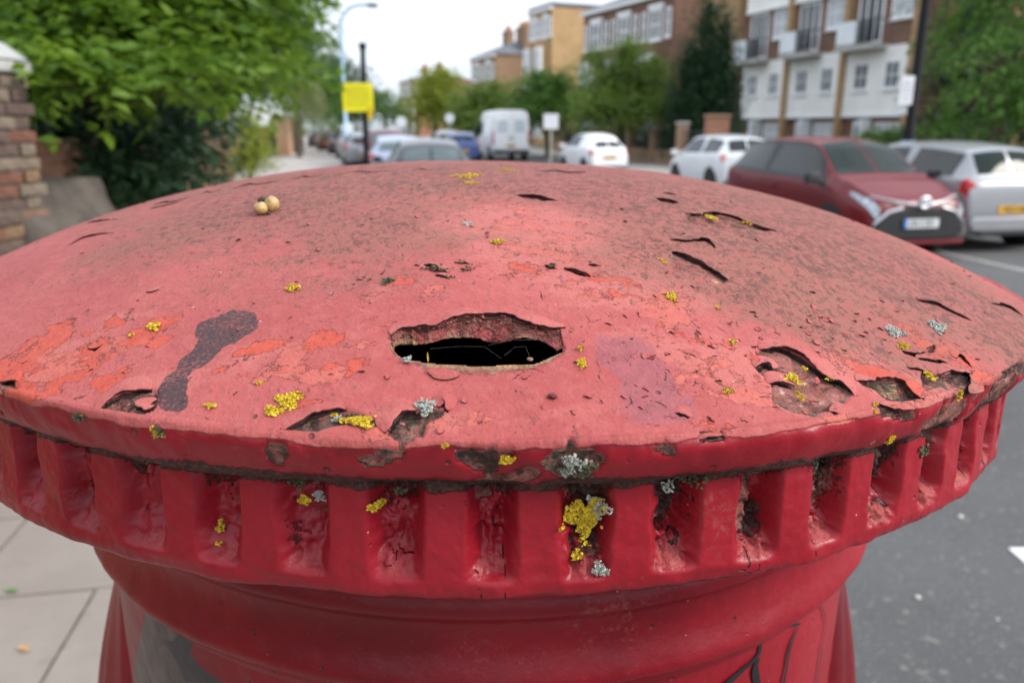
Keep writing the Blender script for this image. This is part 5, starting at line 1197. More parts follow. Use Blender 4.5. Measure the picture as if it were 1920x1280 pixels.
# ------------------------------------------------------------------ Victorian houses further down
def house(name, p_near, ang, length, depth, eave, wall, lab, bays, storeys, side=None, roof_h=2.2, chimneys=((.5, 1.2),), gable_near=True, frontwall=None, flat=False, cat='house'):
    """front faces local -y and runs from the near corner (0) away to -length"""
    root = empty(name, p_near, ang, lab, cat)
    MB().box(-length, 0, .0, depth, 0, eave).build('wall', wall, root)
    cz = MB().box(-length-.15, .12, -.30, .02, eave-.25, eave+.02).build('cornice', M_wframe, root)
    if flat:
        MB().box(-length-.1, .1, -.1, depth+.1, eave+.02, eave+.35).build('roof', M_slate, root)
    else:
        rf = MB(); a, b, c, d = (-length-.2, -.32, eave+.02), (.2, -.32, eave+.02), (.2, depth+.3, eave+.02), (-length-.2, depth+.3, eave+.02); r0, r1 = (-length+2.0, depth*.5, eave+roof_h), (-2.0, depth*.5, eave+roof_h)
        rf.add([a, b, c, d, r0, r1], [(0, 1, 5, 4), (1, 2, 5), (2, 3, 4, 5), (3, 0, 4), (3, 2, 1, 0)]); rf = rf.build('roof', M_slate, root)
    for cx, cw in chimneys:
        x = -length*cx; h = eave+(roof_h if not flat else .4)
        ch = MB().box(x-cw/2, x+cw/2, depth*.45-.4, depth*.45+.4, eave-.3, h+1.0).box(x-cw/2-.08, x+cw/2+.08, depth*.45-.48, depth*.45+.48, h+1.004, h+1.18).build('chimney', wall, root)
        pt = MB(); k = max(2, int(cw/.38))
        for i in range(k): px_ = x-cw/2+.2+(cw-.4)*i/max(1, k-1); pt.tube([(px_, depth*.45, h+1.185), (px_, depth*.45, h+1.75)], [.13, .10], 8)
        pt.build('chimney_pots', M_chim, ch)
    sh = (eave-.6)/storeys; bl = length/bays
    for i in range(bays):
        x0, x1 = -(i+1)*bl, -i*bl; xm = (x0+x1)/2; bwid = bl*.30
        # canted bay with white stone dressings
        by = MB().prism([(xm-bwid*1.25, -.004), (xm-bwid*.7, -.85), (xm+bwid*.7, -.85), (xm+bwid*1.25, -.004)], 0, eave-sh*.98 if storeys > 2 else eave-.5, 'z').build('bay', frontwall or wall, root)
        for s in range(storeys):
            z0 = .9+s*sh; z1 = z0+sh*.62
            inb = (z1 < eave-sh*.98) if storeys > 2 else (z1 < eave-.5)
            y = -.85 if inb else 0
            window(root, xm-bwid*.6, xm+bwid*.6, z0, z1, y, 2, 2, M_pane, .10, .16)
            bd = MB().box(xm-bwid*.75, xm+bwid*.75, y-.13, y-.004, z1+.004, z1+.32).build('lintel', M_wframe, root)
            if inb:
                for sg in (-1, 1): MB().box(xm+sg*bwid*.78-.14, xm+sg*bwid*.78+.14, -.93, -.70, z0-.3, z1+.3).build('bay_column', M_wframe, root)
            else:
                for sg in (-1, 1): window(root, xm+sg*bl*.36-.32, xm+sg*bl*.36+.32, z0+.1, z1-.05, 0, 1, 2, M_pane, .08, .14)
    return root
AV = math.atan2(1, -.44) + math.pi
v = house('terraced_house', (10.6, 55, 0), AV, 12.2, 11, 10.3, M_brown, 'dark brown brick house with white window bays behind the large street tree', 3, 3, chimneys=((.3, 1.6), (.8, 1.6)))
v2 = house('brick_house', (3.7, 77.5, 0), AV, 4.9, 13, 12.4, M_yellowb, 'tall house with a plain yellow brick side wall', 2, 4, flat=True, chimneys=())
v3 = house('brick_house', (-1.9, 93, 0), AV, 7.5, 9, 9.6, M_stock, 'brown brick house with slate roof and a long row of chimney pots', 2, 3, roof_h=1.9, chimneys=((.15, 2.6), (.75, 1.6)))
v4 = house('brick_house', (-15.8, 140, 0), AV+R_(6), 9, 10, 9.6, M_redb, 'small distant red brown brick house at the end of the street', 3, 3, roof_h=1.3, chimneys=((.15, 1.6), (.85, 1.6)))
v5 = house('brick_house', (14.4, 45.5, 0), AV, 4.5, 7, 6.1, M_brown, 'low brown wing with a slate roof behind the dark conifer', 1, 2, roof_h=1.0, chimneys=())
MB().box(-.3, .35, -.5, 7.5, 0, .3).build('step', M_concrete, v5)

M_pier = brick_mat('pale_orange_brick', (.36, .22, .14), (.44, .28, .18), (.38, .32, .26))
# ------------------------------------------------------------------ garden wall with brick piers across the road
def far_wall():
    ys = np.array([30.4, 33.7, 36.9, 40.2, 43.5, 46.9, 50.4, 54, 58])
    wx = lambda y: fx(y)+2.9
    root = empty('garden_wall', (wx(30.4), 30.4, PZ), 0, 'low brown brick garden wall with square piers across the road', 'garden wall')
    for i in range(len(ys)-1):
        y0, y1 = ys[i], ys[i+1]; x0, x1 = wx(y0)-wx(30.4), wx(y1)-wx(30.4); m = MB(); n = Vector((1, -(x1-x0)/(y1-y0), 0)).normalized()*.11
        q = [Vector((x0, y0-30.4+.2, 0))-n, Vector((x0, y0-30.4+.2, 0))+n, Vector((x1, y1-30.4-.2, 0))+n, Vector((x1, y1-30.4-.2, 0))-n]
        m.add([(*p.xy, 0) for p in q] + [(*p.xy, .62) for p in q], [(0, 1, 2, 3), (4, 5, 6, 7), (0, 1, 5, 4), (1, 2, 6, 5), (2, 3, 7, 6), (3, 0, 4, 7)]).build('wall_panel', M_stock, root)
        r = MB(); k = 16
        for j in range(k):
            f = (j+.5)/k; c = q[0].lerp(q[3], f)*.5 + q[1].lerp(q[2], f)*.5; r.box(c.x-.012, c.x+.012, c.y-.012, c.y+.012, .62, 1.5)
        a, b = (q[0]+q[1])/2, (q[2]+q[3])/2; r.tube([(a.x, a.y, 1.42), (b.x, b.y, 1.42)], .018, 6); r.build('railing', M_rail, root)
    for i, y in enumerate(ys):
        x = wx(y)-wx(30.4); h = 1.62 + .1*math.sin(i*2.1)
        if i == 0: h = 1.95
        pr = MB().box(x-.22-.2*(i == 0), x+.22+.2*(i == 0), y-30.4-.2, y-30.4+.2, 0, h).build('pier', M_pier if i else M_redb, root)
        MB().box(x-.27-.2*(i == 0), x+.27+.2*(i == 0), y-30.4-.25, y-30.4+.25, h+.002, h+.10).build('pier_cap', M_concrete if i % 3 else M_stock, pr, False, .02)
far_wall()

# ------------------------------------------------------------------ old brick pillar and buttress at the left
def brick_pillar():
    root = empty('brick_pillar', (-3.28, 4.4, PZ), R_(-10), 'old brick gate pillar with a pale stone cap at the left edge', 'gate pillar')
    cols = [(.145, .062, .040), (.17, .098, .066), (.115, .075, .058), (.185, .112, .060), (.10, .066, .054), (.17, .13, .095)]
    ms = [mat('old_brick', c, .9, .3, 25, .003, 60) for c in cols]
    MB().box(-.40, .40, -.40, .40, 0, 1.885).build('core', mat('lime_mortar', (.18, .155, .12), .95, .25, 20, .004, 60), root)
    rg = random.Random(4); protos = {}
    def brick(x, y, z, rz, Lb):
        key = (Lb, rg.randrange(6)); 
        if key not in protos: o = MB().box(-Lb/2, Lb/2, -.05, .05, -.032, .032).build('brick', ms[key[1]], root, False, .006); protos[key] = o
        else: o = protos[key].copy(); COL.objects.link(o)
        o.location = (x, y, z); o.rotation_euler = (rg.uniform(-.015, .015), rg.uniform(-.02, .02), rz + rg.uniform(-.015, .015))
    for r in range(25):
        z = .038+r*.0752
        if r < 8: 
            if rg.random() < .25: continue
        for face in range(4):
            if face == 2: continue
            a = face*math.pi/2; off = .1075 if r % 2 else 0
            for j in range(4):
                u_ = -.305 + j*.213 + (off - .05 if r % 2 else 0); Lb = .205
                if r % 2 and j == 3: u_ -= .05; Lb = .105
                if abs(u_) > .36: continue
                w = .372 + rg.uniform(-.014, .016); brick(math.cos(a)*u_ + math.sin(a)*w, math.sin(a)*u_ - math.cos(a)*w, z, a, Lb)
    c = MB().box(-.45, .45, -.45, .45, 1.89, 1.955).prism([(-.46, 1.958), (.46, 1.958), (.30, 2.06), (-.30, 2.06)], -.44, .44).build('stone_cap', mat('pale_stone_cap', (.40, .40, .385), .8, .1, 6, .003, 40), root, True, .02)
    t = empty('buttress', (-3.0, 5.0, PZ), R_(-12), 'sloping grey rendered buttress at the foot of the brick pillar', 'buttress')
    bm = bmesh.new(); mbb = MB().prism([(-.5, 0), (.55, 0), (.48, .45), (.34, .90), (.14, 1.26), (-.5, 1.30)], -.4, .4); me = bpy.data.meshes.new('rubble'); me.from_pydata(mbb.v, [], mbb.f); bm.from_mesh(me)
    bmesh.ops.triangulate(bm, faces=bm.faces[:]); bmesh.ops.subdivide_edges(bm, edges=bm.edges[:], cuts=5, use_grid_fill=True)
    bmesh.ops.recalc_face_normals(bm, faces=bm.faces)
    P = np.array([v.co[:] for v in bm.verts]); d = (fbm(P, 5, 3, 4)-.5)*.10
    for v, q in zip(bm.verts, d): v.co += v.normal*float(q)
    bm.to_mesh(me); bm.free(); link('rubble', me, mat('grey_lime_render', (.085, .070, .058), .95, .3, 6, .01, 25), t, True)
brick_pillar()
def boundary_wall():
    root = empty('brick_wall', (0, 0, PZ), 0, 'old brick garden wall under the overhanging shrub', 'brick wall')
    for y0 in np.arange(5.6, 21, 2.2):
        m = MB(); q = [(lx(y0)-.75, y0), (lx(y0)-.5, y0), (lx(y0+2.19)-.5, y0+2.19), (lx(y0+2.19)-.75, y0+2.19)]
        m.add([(*p, 0) for p in q]+[(*p, 1.5) for p in q], [(0, 1, 2, 3), (4, 5, 6, 7), (0, 1, 5, 4), (1, 2, 6, 5), (2, 3, 7, 6), (3, 0, 4, 7)]).build('wall_panel', M_redb, root)
boundary_wall()
def shade_hedge():  # unseen wall and hedge, added to darken the left of the box
    w = empty('brick_wall', (-3.35, -5, PZ), 0, 'unseen brick garden wall added to shade the post box from the left', 'brick wall')
    for k in range(4): MB().box(-.11, .11, k*2.05, k*2.05+2.04, 0, 1.75).build('wall_panel', M_redb, w)
    h = empty('hedge', (-4.0, -1, PZ), 0, 'unseen tall dark hedge added behind the wall to darken the post box', 'hedge')
    foliage('hedge_leaves', [(.1, y, 1.9, .75, 1.1, 1.6) for y in np.arange(-4.4, 4.3, 1.2)], 14000, .14, L_deep, h, 41, spray=10, shell=.3, ar=.45)
for i, (px, lab) in enumerate(((408, 'slim weathered brown gate post left of the other one'), (434, 'taller weathered brown gate post beside the yellow green bush'))):
    p = at(px, 330, 24.5); h = 2.0 if i == 0 else 2.35
    gp = MB().box(-.09, .09, -.09, .09, 0, h).prism([(-.11, h+.003), (.11, h+.003), (.0, h+.12)], -.11, .11).build('gate_post', mat('weathered_post', (.26, .17, .12), .9, .3, 8), None, False, .012)
    gp.location = (p.x, p.y, PZ); tag(gp, lab, 'gate post', 'gate posts by the yellow green bush')
gw = empty('brick_wall', at(421, 330, 25.2).xy.to_3d() + Vector((0, 0, PZ)), 0, 'short brick wall between the two brown gate posts', 'brick wall')
MB().box(-.28, .28, -.1, .1, 0, 1.45).build('wall_panel', M_redb, gw)
for px0, px1, d, h, lab in ((525, 554, 47, 2.15, 'tall tan brick pier on the pavement below the pale willowy tree'), (560, 577, 55, 2.1, 'second tan brick pier just beyond the first one')):
    a, b = at(px0, 400, d), at(px1, 400, d); pr = empty('brick_pier', ((a.x+b.x)/2, d, PZ), 0, lab, 'brick pier'); w = (b.x-a.x)/2
    MB().box(-w, w, -w, w, 0, h).build('shaft', brick_mat('orange_tan_brick', (.42, .22, .12), (.50, .28, .16), (.42, .34, .26)), pr); MB().box(-w-.06, w+.06, -w-.06, w+.06, h+.002, h+.12).build('cap', M_concrete, pr, False, .02)
    MB().box(-w-6, -w-.05, .1, .3, 0, h-.5).build('side_wall', M_redb, pr)
p = at(508, 280, 45); bn = empty('wheeled_bin', (p.x, 45, PZ), .3, 'dark wheeled bin with a reddish lid beside the tan brick pier', 'bin')
MB().prism([(-.28, .06), (.28, .06), (.34, 1.0), (-.34, 1.0)], -.34, .34).build('bin_body', M_plastic, bn, False, .03); MB().box(-.37, .37, -.4, .38, 1.005, 1.09).build('lid', mat('red_bin_lid', (.32, .05, .05), .5), bn, False, .03)
for s in (-1, 1): MB().tube([(s*.26, .32, .1), (s*.32, .32, .1)], .1, 14).build('wheel', M_tyre, bn)

# ------------------------------------------------------------------ posts, lamps and signs
yp = empty('sign_post', (*at(687, 300, 16).xy, PZ), 0, 'black pole at the near kerb carrying a bright yellow notice', 'sign post')
MB().tube([(0, 0, -.02), (0, 0, .9), (0, 0, .92), (.03, 0, 3.05)], [.075, .075, .055, .05], 14).build('pole', M_black, yp, True); MB().tube([(.03, 0, 3.04), (.03, 0, 3.15)], .072, 14).build('cap', M_black, yp, True); MB().tube([(0, 0, .86), (0, 0, .93)], .095, 14).build('collar', M_black, yp, True)
ys_ = empty('notice', at(671, 183, 15.9), R_(8), 'bright yellow notice board with lines of small print on the black pole', 'notice')
M_yel2 = mat('yellow_notice', (.82, .74, .004), .6, .04, 3); MB().box(-.29, .29, -.01, .01, -.265, .265).build('board', M_yel2, ys_, False, .004)
MB().box(-.035, .035, .012, .08, -.2, .2).build('bracket', M_black, ys_)
tx = MB(); rg = random.Random(3)
for r in range(7):
    z = .19-r*.058; x = -.23
    while x < .2: w = rg.uniform(.03, .085); tx.box(x, min(x+w, .23), -.0122, -.0102, z-.012, z+.010); x += w+.02
tag(tx.build('print_lines', mat('notice_print', (.30, .27, .02), .6), ys_), None, None, None, 'stuff')
tb = MB().box(-.045, .045, -.008, .008, -.11, .11).build('yellow_tag', mat('amber_tag', (.72, .50, .01), .6), None, False, .004); tb.location = at(694, 213, 15.88); tag(tb, 'small amber tag hanging below the yellow notice on the black pole', 'tag')
lp = empty('street_lamp', (*at(652, 300, 40).xy, PZ), 0, 'tall pale blue grey street lamp with a curved arm', 'street lamp')
H8 = 7.17; MB().tube([(0, 0, 0), (0, 0, 1.4), (0, 0, 1.45), (0, 0, H8-1.0)] + [(1.0-1.0*math.cos(t), 0, H8-1.0+1.0*math.sin(t)) for t in np.linspace(.2, 1.45, 8)] + [(1.35, 0, H8+.02)], [.12, .12, .09, .075] + [.07]*9, 12).build('pole', M_steel, lp, True)
MB().tube([(1.28, 0, H8), (1.4, 0, H8-.01), (1.75, 0, H8-.02), (1.85, 0, H8-.03)], [.05, .12, .11, .04], 12).build('lantern', mat('lantern_grey', (.18, .20, .22), .4), lp, True)
rl = empty('lamp_post', (*at(1698, 300, 17.0).xy, PZ), 0, 'thick black lamp post in front of the dark trees', 'lamp post')
MB().tube([(0, 0, 0), (0, 0, 1.5), (0, 0, 1.55), (0, 0, 7.5)], [.13, .13, .105, .085], 16).build('pole', M_black, rl, True)
MB().tube([(0, 0, 7.5), (-.3, 0, 8.1), (-1.2, 0, 8.4)], [.07, .06, .05], 10).build('arm', M_black, rl, True); MB().tube([(-1.15, 0, 8.4), (-1.3, 0, 8.38), (-1.75, 0, 8.36)], [.05, .13, .06], 10).build('lantern', M_black, rl, True); MB().tube([(0, 0, 1.25), (0, 0, 1.32)], .15, 16).build('collar', M_steel, rl)
def plate_sign(name, px, py, d, w, h, lab, m, rows=4, rz=0, pole=True, ink=(.25, .27, .30)):
    r = empty(name, at(px, py, d), rz, lab, 'sign'); b = MB().box(-w/2, w/2, -.008, .008, -h/2, h/2).build('board', m, r, False, .006)
    t = MB(); rg = random.Random(px)
    for i in range(rows):
        z = h*.32 - i*h*.66/max(1, rows-1); x = -w*.36
        while x < w*.3: q = rg.uniform(.08, .2)*w; t.box(x, min(x+q, w*.38), -.0102, -.0085, z-h*.035, z+h*.035); x += q+w*.05
    if rows: tag(t.build('print_lines', mat('sign_print', ink, .6), r), None, None, None, 'stuff')
    if pole: MB().tube([(0, .04, -h/2-.02 - (r.location.z-h/2-PZ-.02)), (0, .04, h/2)], .04, 10).build('post', mat('grey_sign_post', (.42, .40, .33), .5), r, True)
    return r
M_sign = mat('white_sign_face', (.82, .83, .85), .5, .03, 3)
plate_sign('parking_sign', 1700, 170, 16.85, .27, .56, 'white upright plate on the black lamp post', M_sign, 6, 0, False, (.45, .47, .52))
plate_sign('parking_sign', 1688, 207, 16.86, .27, .18, 'small grey plate just below the upright white plate', mat('grey_sign_face', (.48, .50, .52), .5), 2, 0, False)
plate_sign('parking_sign', 1033, 228, 30, .54, .54, 'white square sign on a short post beside the white van', M_sign, 3, 0, True, (.55, .45, .47))
for px, py, d, lab in ((752, 229, 45, 'round pale sign above the cars in the distance'), (843, 222, 52, 'distant round white sign left of the van'), (652, 240, 42, 'distant small white sign beside the street lamp')):
    r = empty('round_sign', at(px, py, d), 0, lab, 'sign'); MB().tube([(0, -.01, 0), (0, .01, 0)], .30, 20).build('disc', M_sign, r); MB().tube([(0, .05, -(r.location.z-PZ)), (0, .05, .25)], .035, 8).build('post', M_steel, r)

# ------------------------------------------------------------------ trees and shrubs
def leaf_mat(name, c1, c2, tr=.35, rough=.45):
    t = NT(name); f = t.attr('tone'); c = t.mix(f, c1, c2); t.set(Base_Color=c, Roughness=rough); t.b.inputs['Specular IOR Level'].default_value = .35
    d = t.n('ShaderNodeBsdfTranslucent'); t.l(t.mix(.5, c, tuple(min(1, x*1.6) for x in c2)), d.inputs['Color']); m = t.n('ShaderNodeMixShader'); m.inputs[0].default_value = tr
    t.l(t.b.outputs[0], m.inputs[1]); t.l(d.outputs[0], m.inputs[2]); t.l(m.outputs[0], t.o.inputs['Surface']); return t.m
M_bark = mat('bark', (.09, .07, .05), .95, .35, 6, .01, 20)
def foliage(name, lobes, n, size, m, parent, seed, spray=10, droop=.25, ar=.36, shell=.55, flat=.5, spread=2.6):
    """lobes (x, y, z, rx, ry, rz); leaves grow in sprays spread through the lobes"""
    rg = np.random.default_rng(seed); L_ = np.array(lobes, float); vol = (L_[:, 3]*L_[:, 4]*L_[:, 5])**.67; pk = rg.choice(len(L_), n//spray, p=vol/vol.sum())
    d = rg.normal(size=(len(pk), 3)); d /= np.linalg.norm(d, axis=1)[:, None]; r = shell + (1.06-shell)*rg.uniform(size=len(pk))**.6; r *= 1+.16*np.sin(d[:, 0]*7+d[:, 2]*5+pk)
    C = L_[pk, :3] + d*L_[pk, 3:]*r[:, None]; tone0 = rg.uniform(size=len(pk))
    out = d.copy(); out[:, 2] = out[:, 2]*.4 - droop; out /= np.linalg.norm(out, axis=1)[:, None]
    N = len(pk)*spray; k = np.repeat(np.arange(len(pk)), spray); t = np.tile(np.linspace(-.5, .5, spray), len(pk))
    P = C[k] + out[k]*(t*size*spread*2)[:, None] + rg.normal(0, size*.35, (N, 3)); P[:, 2] -= (t+.5)**2*size*droop*2
    side = np.where(np.arange(N) % 2 == 0, 1, -1); b = np.cross(out[k], [0, 0, 1.0]); b /= np.linalg.norm(b, axis=1)[:, None]+1e-6
    dirv = out[k]*.7 + b*side[:, None]*.8 + rg.normal(0, .3, (N, 3)); dirv[:, 2] -= droop*.5; dirv /= np.linalg.norm(dirv, axis=1)[:, None]
    up = np.array([0, 0, 1.0])*(1-flat*.3) + rg.normal(0, .45, (N, 3)); wv = np.cross(dirv, up); wv /= np.linalg.norm(wv, axis=1)[:, None]+1e-6; nv = np.cross(wv, dirv)
    sz = size*rg.uniform(.65, 1.25, N)[:, None]
    V = np.stack([P, P+dirv*sz*.5+wv*sz*ar*.5+nv*sz*.07, P+dirv*sz-nv*sz*.06, P+dirv*sz*.5-wv*sz*ar*.5+nv*sz*.07], 1).reshape(-1, 3)
    i = np.arange(N)*4; F = np.concatenate([np.stack([i, i+1, i+2], 1), np.stack([i, i+2, i+3], 1)])
    me = np_mesh(name, V, F, False); tone = np.clip(tone0[k]*.7 + rg.uniform(-.2, .5, N), 0, 1); set_attr(me, 'tone', np.repeat(tone, 4)); return link(name, me, m, parent)
def trunk(parent, base, top, r, limbs, seed):
    rg = random.Random(seed); mb = MB(); b, t = Vector(base), Vector(top); mid = b.lerp(t, .5)+Vector((rg.uniform(-.1, .1), rg.uniform(-.1, .1), 0))*r*6
    mb.tube([b, b.lerp(mid, .15), mid, t], [r*1.25, r, r*.8, r*.55], 10)
    for l in limbs: l = Vector(l); st = b.lerp(t, rg.uniform(.55, .95)); mb.tube([st, st.lerp(l, .5)+Vector((0, 0, .1*(l-st).length)), l], [r*.5, r*.32, r*.1], 7)
    return mb.build('trunk', M_bark, parent, True)
def tree(name, base, lab, lobes, n, size, m, seed, tr=.15, cat='tree', group=None, **kw):
    """lobes are given in world places; the root stands at the base"""
    root = empty(name, base, 0, lab, cat, group); b = Vector(base); Lr = [(x-b.x, y-b.y, z-b.z, rx, ry, rz) for x, y, z, rx, ry, rz in lobes]
    foliage('crown', Lr, n, size, m, root, seed, **kw); zt = sum(l[2] for l in Lr)/len(Lr); cx_ = sum(l[0] for l in Lr)/len(Lr); cy_ = sum(l[1] for l in Lr)/len(Lr)
    trunk(root, (0, 0, -.05), (cx_*.6, cy_*.6, zt), tr, [(l[0], l[1], l[2]) for l in Lr[:9]], seed); return root
L_bright = leaf_mat('bright_green_leaf', (.04, .105, .011), (.185, .30, .027), .4); L_mid = leaf_mat('mid_green_leaf', (.045, .11, .018), (.12, .24, .035), .3); L_olive = leaf_mat('olive_green_leaf', (.075, .125, .02), (.19, .28, .045), .35)
L_dark = leaf_mat('dark_evergreen_leaf', (.014, .042, .018), (.034, .085, .032), .12); L_pale = leaf_mat('pale_grey_green_leaf', (.16, .19, .075), (.30, .33, .15), .3); L_yel = leaf_mat('yellow_green_leaf', (.11, .17, .02), (.33, .36, .04), .35); L_deep = leaf_mat('deep_green_leaf', (.018, .045, .012), (.05, .11, .022), .25)
def lob(px, py, d, r, ry=None, rz=None): p = at(px, py, d); return (p.x, d, p.z, r, ry or r, rz or r)
shade_hedge()
# big overhanging shrub, left
sh = [lob(150, 128, 5.6, .62, .8, .09), lob(60, 105, 5.4, .4, .7, .09), lob(330, 120, 6.2, .8, .9, .09), lob(435, 115, 7.2, .5, .8, .12), lob(250, 150, 5.8, .6, .7, .07), lob(200, 70, 6.2, .8, .9, .10), lob(400, 70, 7.2, .62, .9, .12), lob(300, 45, 6.6, .75, .8, .12),
      lob(110, 30, 6.0, .8, .8, .12), lob(470, 50, 8.2, .42, .9, .20), lob(440, 15, 7.6, .55, .9, .15), lob(220, 0, 6.6, .95, .9, .15), lob(360, -10, 7.2, .9, .9, .2), lob(80, -30, 6.2, 1.0, 1.0, .2), lob(460, -30, 8.4, .6, 1, .3), lob(465, 150, 8.6, .36, .7, .18), lob(250, -80, 7, 1.6, 1.2, .35), lob(200, -170, 8, 1.6, 1.6, .6), lob(30, 170, 5.2, .18, .3, .08)]
tree('overhanging_shrub', (-5.2, 8.2, PZ), 'large bright green shrub hanging over the pavement beside the old brick pillar', sh, 24000, .135, L_bright, 21, .14, 'shrub', spray=18, droop=.16, shell=.25, ar=.42, spread=2.2)
low = [lob(180, 290, 8.8, 1.0, 2.0, .9), lob(130, 270, 7.4, .7, 1.2, .9), lob(262, 270, 11.8, .7, 2.2, 1.0), lob(170, 380, 8.0, .75, 1.4, .5), lob(275, 345, 11, .55, 1.8, .6), lob(60, 200, 8.5, 1.5, 1.2, 1.5), lob(180, 180, 10, 1.6, 1.2, 1.3), lob(285, 190, 12.5, .8, 1.2, .9), lob(320, 80, 11, .9, 1.2, 1.0), lob(150, 60, 9.5, 1.5, 1.2, 1.3), lob(390, 50, 12, .7, 1.2, .9), lob(250, -60, 10.5, 1.6, 1.2, 1.0), lob(350, 160, 12.5, .6, 1.2, .7)]
tree('ivy_bush', (-5.4, 9.6, PZ), 'dark shaded ivy bush filling the space under the bright shrub', low, 30000, .15, L_dark, 22, .12, 'bush', spray=10, droop=.3, shell=.1, ar=.5)  # dark leaf colour paints in the deep shade under and behind the shrub
tree('garden_bush', (*at(466, 300, 21).xy, PZ), 'yellow green variegated bush beside the brown gate posts', [lob(466, 255, 21, .42, .5, .75), lob(458, 235, 21.5, .35, .4, .4), lob(478, 290, 20.5, .34, .4, .45), lob(450, 300, 20.6, .28, .3, .35)], 3600, .13, L_yel, 23, .06, 'bush', spray=8, shell=.3)
tree('willowy_tree', (*at(560, 270, 44).xy, PZ), 'pale grey green feathery tree above the tan brick piers', [lob(560, 150, 44, 1.1, 1.2, 1.1), lob(545, 195, 44, 1.0, 1, .9), lob(582, 190, 44, .75, .9, 1.2), lob(540, 120, 45, .8, .9, .8)], 6500, .20, L_pale, 24, .16, spray=14, droop=.8, shell=.3, ar=.22)
tree('street_tree', (*at(560, 262, 52).xy, PZ), 'tall mid green tree rising behind the pale feathery tree', [lob(545, 60, 52, 2.2, 2.5, 2.4), lob(578, 120, 53, 1.7, 2, 2.0), lob(500, 90, 52, 2.2, 2, 2.6), lob(612, 165, 54, 1.2, 1.5, 1.2), lob(600, 200, 54, 1.5, 1.5, 1.5), lob(520, 10, 52, 1.4, 2, 1.6)], 15000, .30, L_mid, 25, .3, spray=10, shell=.4)
tree('street_tree', (*at(650, 255, 82).xy, PZ), 'dark green tree behind the tall street lamp', [lob(645, 165, 82, 2.4, 2.5, 2.4), lob(665, 195, 82, 1.8, 2, 1.9), lob(640, 215, 80, 2.2, 2, 1.8), lob(625, 130, 84, 1.6, 2, 1.6)], 7000, .42, L_deep, 26, .3, spray=10, shell=.4)
tree('street_tree', (*at(722, 252, 105).xy, PZ), 'distant low green tree right of the yellow notice', [lob(722, 200, 105, 2.5, 2.5, 2.2), lob(745, 215, 104, 1.8, 2, 1.6), lob(705, 190, 106, 1.6, 2, 1.6)], 3800, .45, L_mid, 27, .3, spray=10, shell=.4)
tree('street_tree', (*at(818, 250, 92).xy, PZ), 'distant yellow green tree in the middle of the street view', [lob(815, 165, 92, 2.2, 2.5, 2.0), lob(800, 200, 90, 2.0, 2, 1.8), lob(838, 195, 92, 1.6, 2, 1.9), lob(828, 145, 93, 1.2, 2, 1.0)], 7500, .5, L_yel, 28, .3, spray=10, shell=.4)
tree('street_tree', (*at(898, 252, 62).xy, PZ), 'olive green tree behind the white van', [lob(890, 195, 62, 1.6, 2, 1.5), lob(925, 185, 62, 1.3, 2, 1.3), lob(870, 222, 62, 1.1, 2, .9), lob(910, 225, 60, 1.4, 2, .9)], 8000, .38, L_olive, 29, .25, spray=10, shell=.35)
tree('street_tree', (*at(1028, 262, 47).xy, PZ), 'fresh green tree between the van and the small white car', [lob(1010, 160, 47, 1.1, 1.4, .8), lob(1045, 165, 47, 1.2, 1.4, .9), lob(985, 195, 47, .9, 1.2, .8), lob(1060, 205, 46, 1.1, 1.4, .9), lob(1020, 205, 46, 1.1, 1.4, .8)], 9500, .30, L_mid, 30, .16, spray=10, shell=.35)
tree('street_tree', (*at(1165, 268, 38).xy, PZ), 'large olive street tree before the dark brown brick house', [lob(1175, 110, 38, .75, 1, .9), lob(1140, 165, 38, 1.0, 1.2, .9), lob(1205, 170, 38, 1.15, 1.2, 1.1), lob(1115, 195, 37, .9, 1.2, .65), lob(1170, 198, 37, 1.1, 1.2, .6), lob(1222, 196, 37, .85, 1.2, .6), lob(1230, 130, 39, .5, .8, .6), lob(1115, 110, 39, .35, .5, .5)], 17000, .25, L_olive, 31, .18, spray=10, shell=.3)
cy = empty('cypress_tree', (*at(1320, 268, 35).xy, PZ), 0, 'dark green conical cypress tree by the white panelled block', 'tree')
clob = []; cyp = cy.location
for px, ytop, ybase, rad in ((1318, 22, 268, 1.05), (1352, 45, 250, .6), (1288, 110, 264, .75), (1362, 130, 262, .48)):
    zt, zb = at(px, ytop, 35).z, .3; x = at(px, 200, 35).x
    for q in np.linspace(0, 1, 9): rr = rad*math.sin(math.pi*min(1, .16+.84*(1-q))*.62)*1.05; clob.append((x-cyp.x, 0, zb+(zt-zb)*q-PZ, max(.10, rr), max(.10, rr), (zt-zb)*.09))
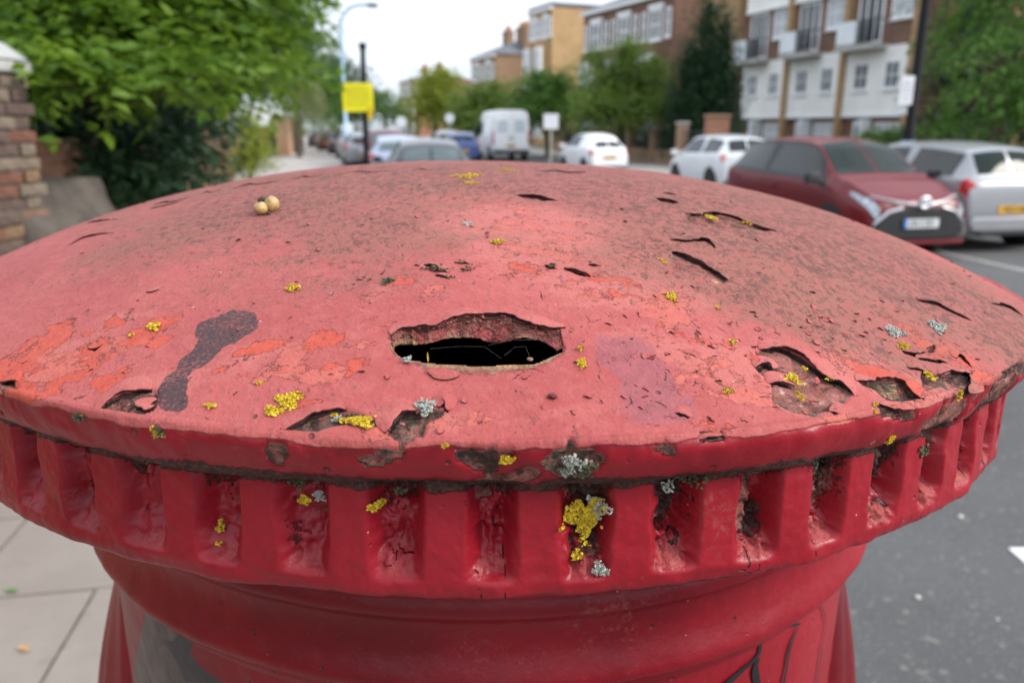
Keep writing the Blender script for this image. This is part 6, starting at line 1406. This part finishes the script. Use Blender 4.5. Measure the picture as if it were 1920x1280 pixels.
foliage('crown', clob, 34000, .18, L_dark, cy, 32, spray=8, droop=-.5, shell=.25, ar=.42); trunk(cy, (0, 0, -.05), (0, 0, 4.5), .15, [], 2)
tree('broad_tree', (*at(1880, 268, 20).xy, PZ), 'dark spreading tree filling the view right of the black lamp post', [lob(1870, 5, 20, 1.0, 1.3, .16), lob(1790, 60, 21, .42, 1.0, .12), lob(1880, 85, 19, .95, 1.3, .18), lob(1770, 118, 21, .36, 1.0, .12), lob(1905, 150, 18.5, .8, 1.3, .15), lob(1795, 180, 21, .5, 1, .14), lob(1890, 215, 19, .7, 1.2, .14), lob(1780, 232, 21, .5, .9, .12), lob(1940, 50, 19, .9, 1.3, .2), lob(1900, -80, 20, 1.8, 1.6, .8), lob(2010, 150, 19, 1.2, 1.4, 1.2)], 9500, .19, L_mid, 33, .2, spray=18, droop=.5, shell=.3, spread=3.2)
tree('evergreen_bush', (*at(1850, 280, 23).xy, PZ), 'very dark evergreen bush behind the silver hatchback', [lob(1800, 230, 23, .9, 1, .75), lob(1870, 200, 23, 1.2, 1, 1.1), lob(1940, 210, 23, 1.2, 1, 1.2), lob(1900, 90, 24, 2.1, 1, 2.3), lob(1800, 140, 23.6, 1.1, 1, 1.5), lob(1820, 40, 24.5, .9, 1, .8), lob(1780, 262, 22, .6, .8, .4)], 18000, .18, L_dark, 34, .15, 'bush', spray=10, shell=.1)
tree('garden_bush', (*at(1665, 268, 25).xy, PZ), 'low mid green bush at the foot of the black lamp post', [lob(1660, 262, 25, .65, .7, .32), lob(1625, 258, 25.5, .35, .6, .22), lob(1700, 258, 24.5, .5, .6, .38)], 3600, .12, L_mid, 35, .06, 'bush', spray=8, shell=.2)
hd = empty('hedge', (fx(32)+3.75, 32, PZ), 0, 'dark hedge showing between the brick piers of the far wall', 'hedge')
foliage('hedge_leaves', [(fx(y)+3.75-hd.location.x, y-32, .95, .55, 1.6, .95) for y in np.arange(31.5, 58, 2.2)], 15000, .16, L_dark, hd, 36, spray=8, shell=.2, ar=.45)
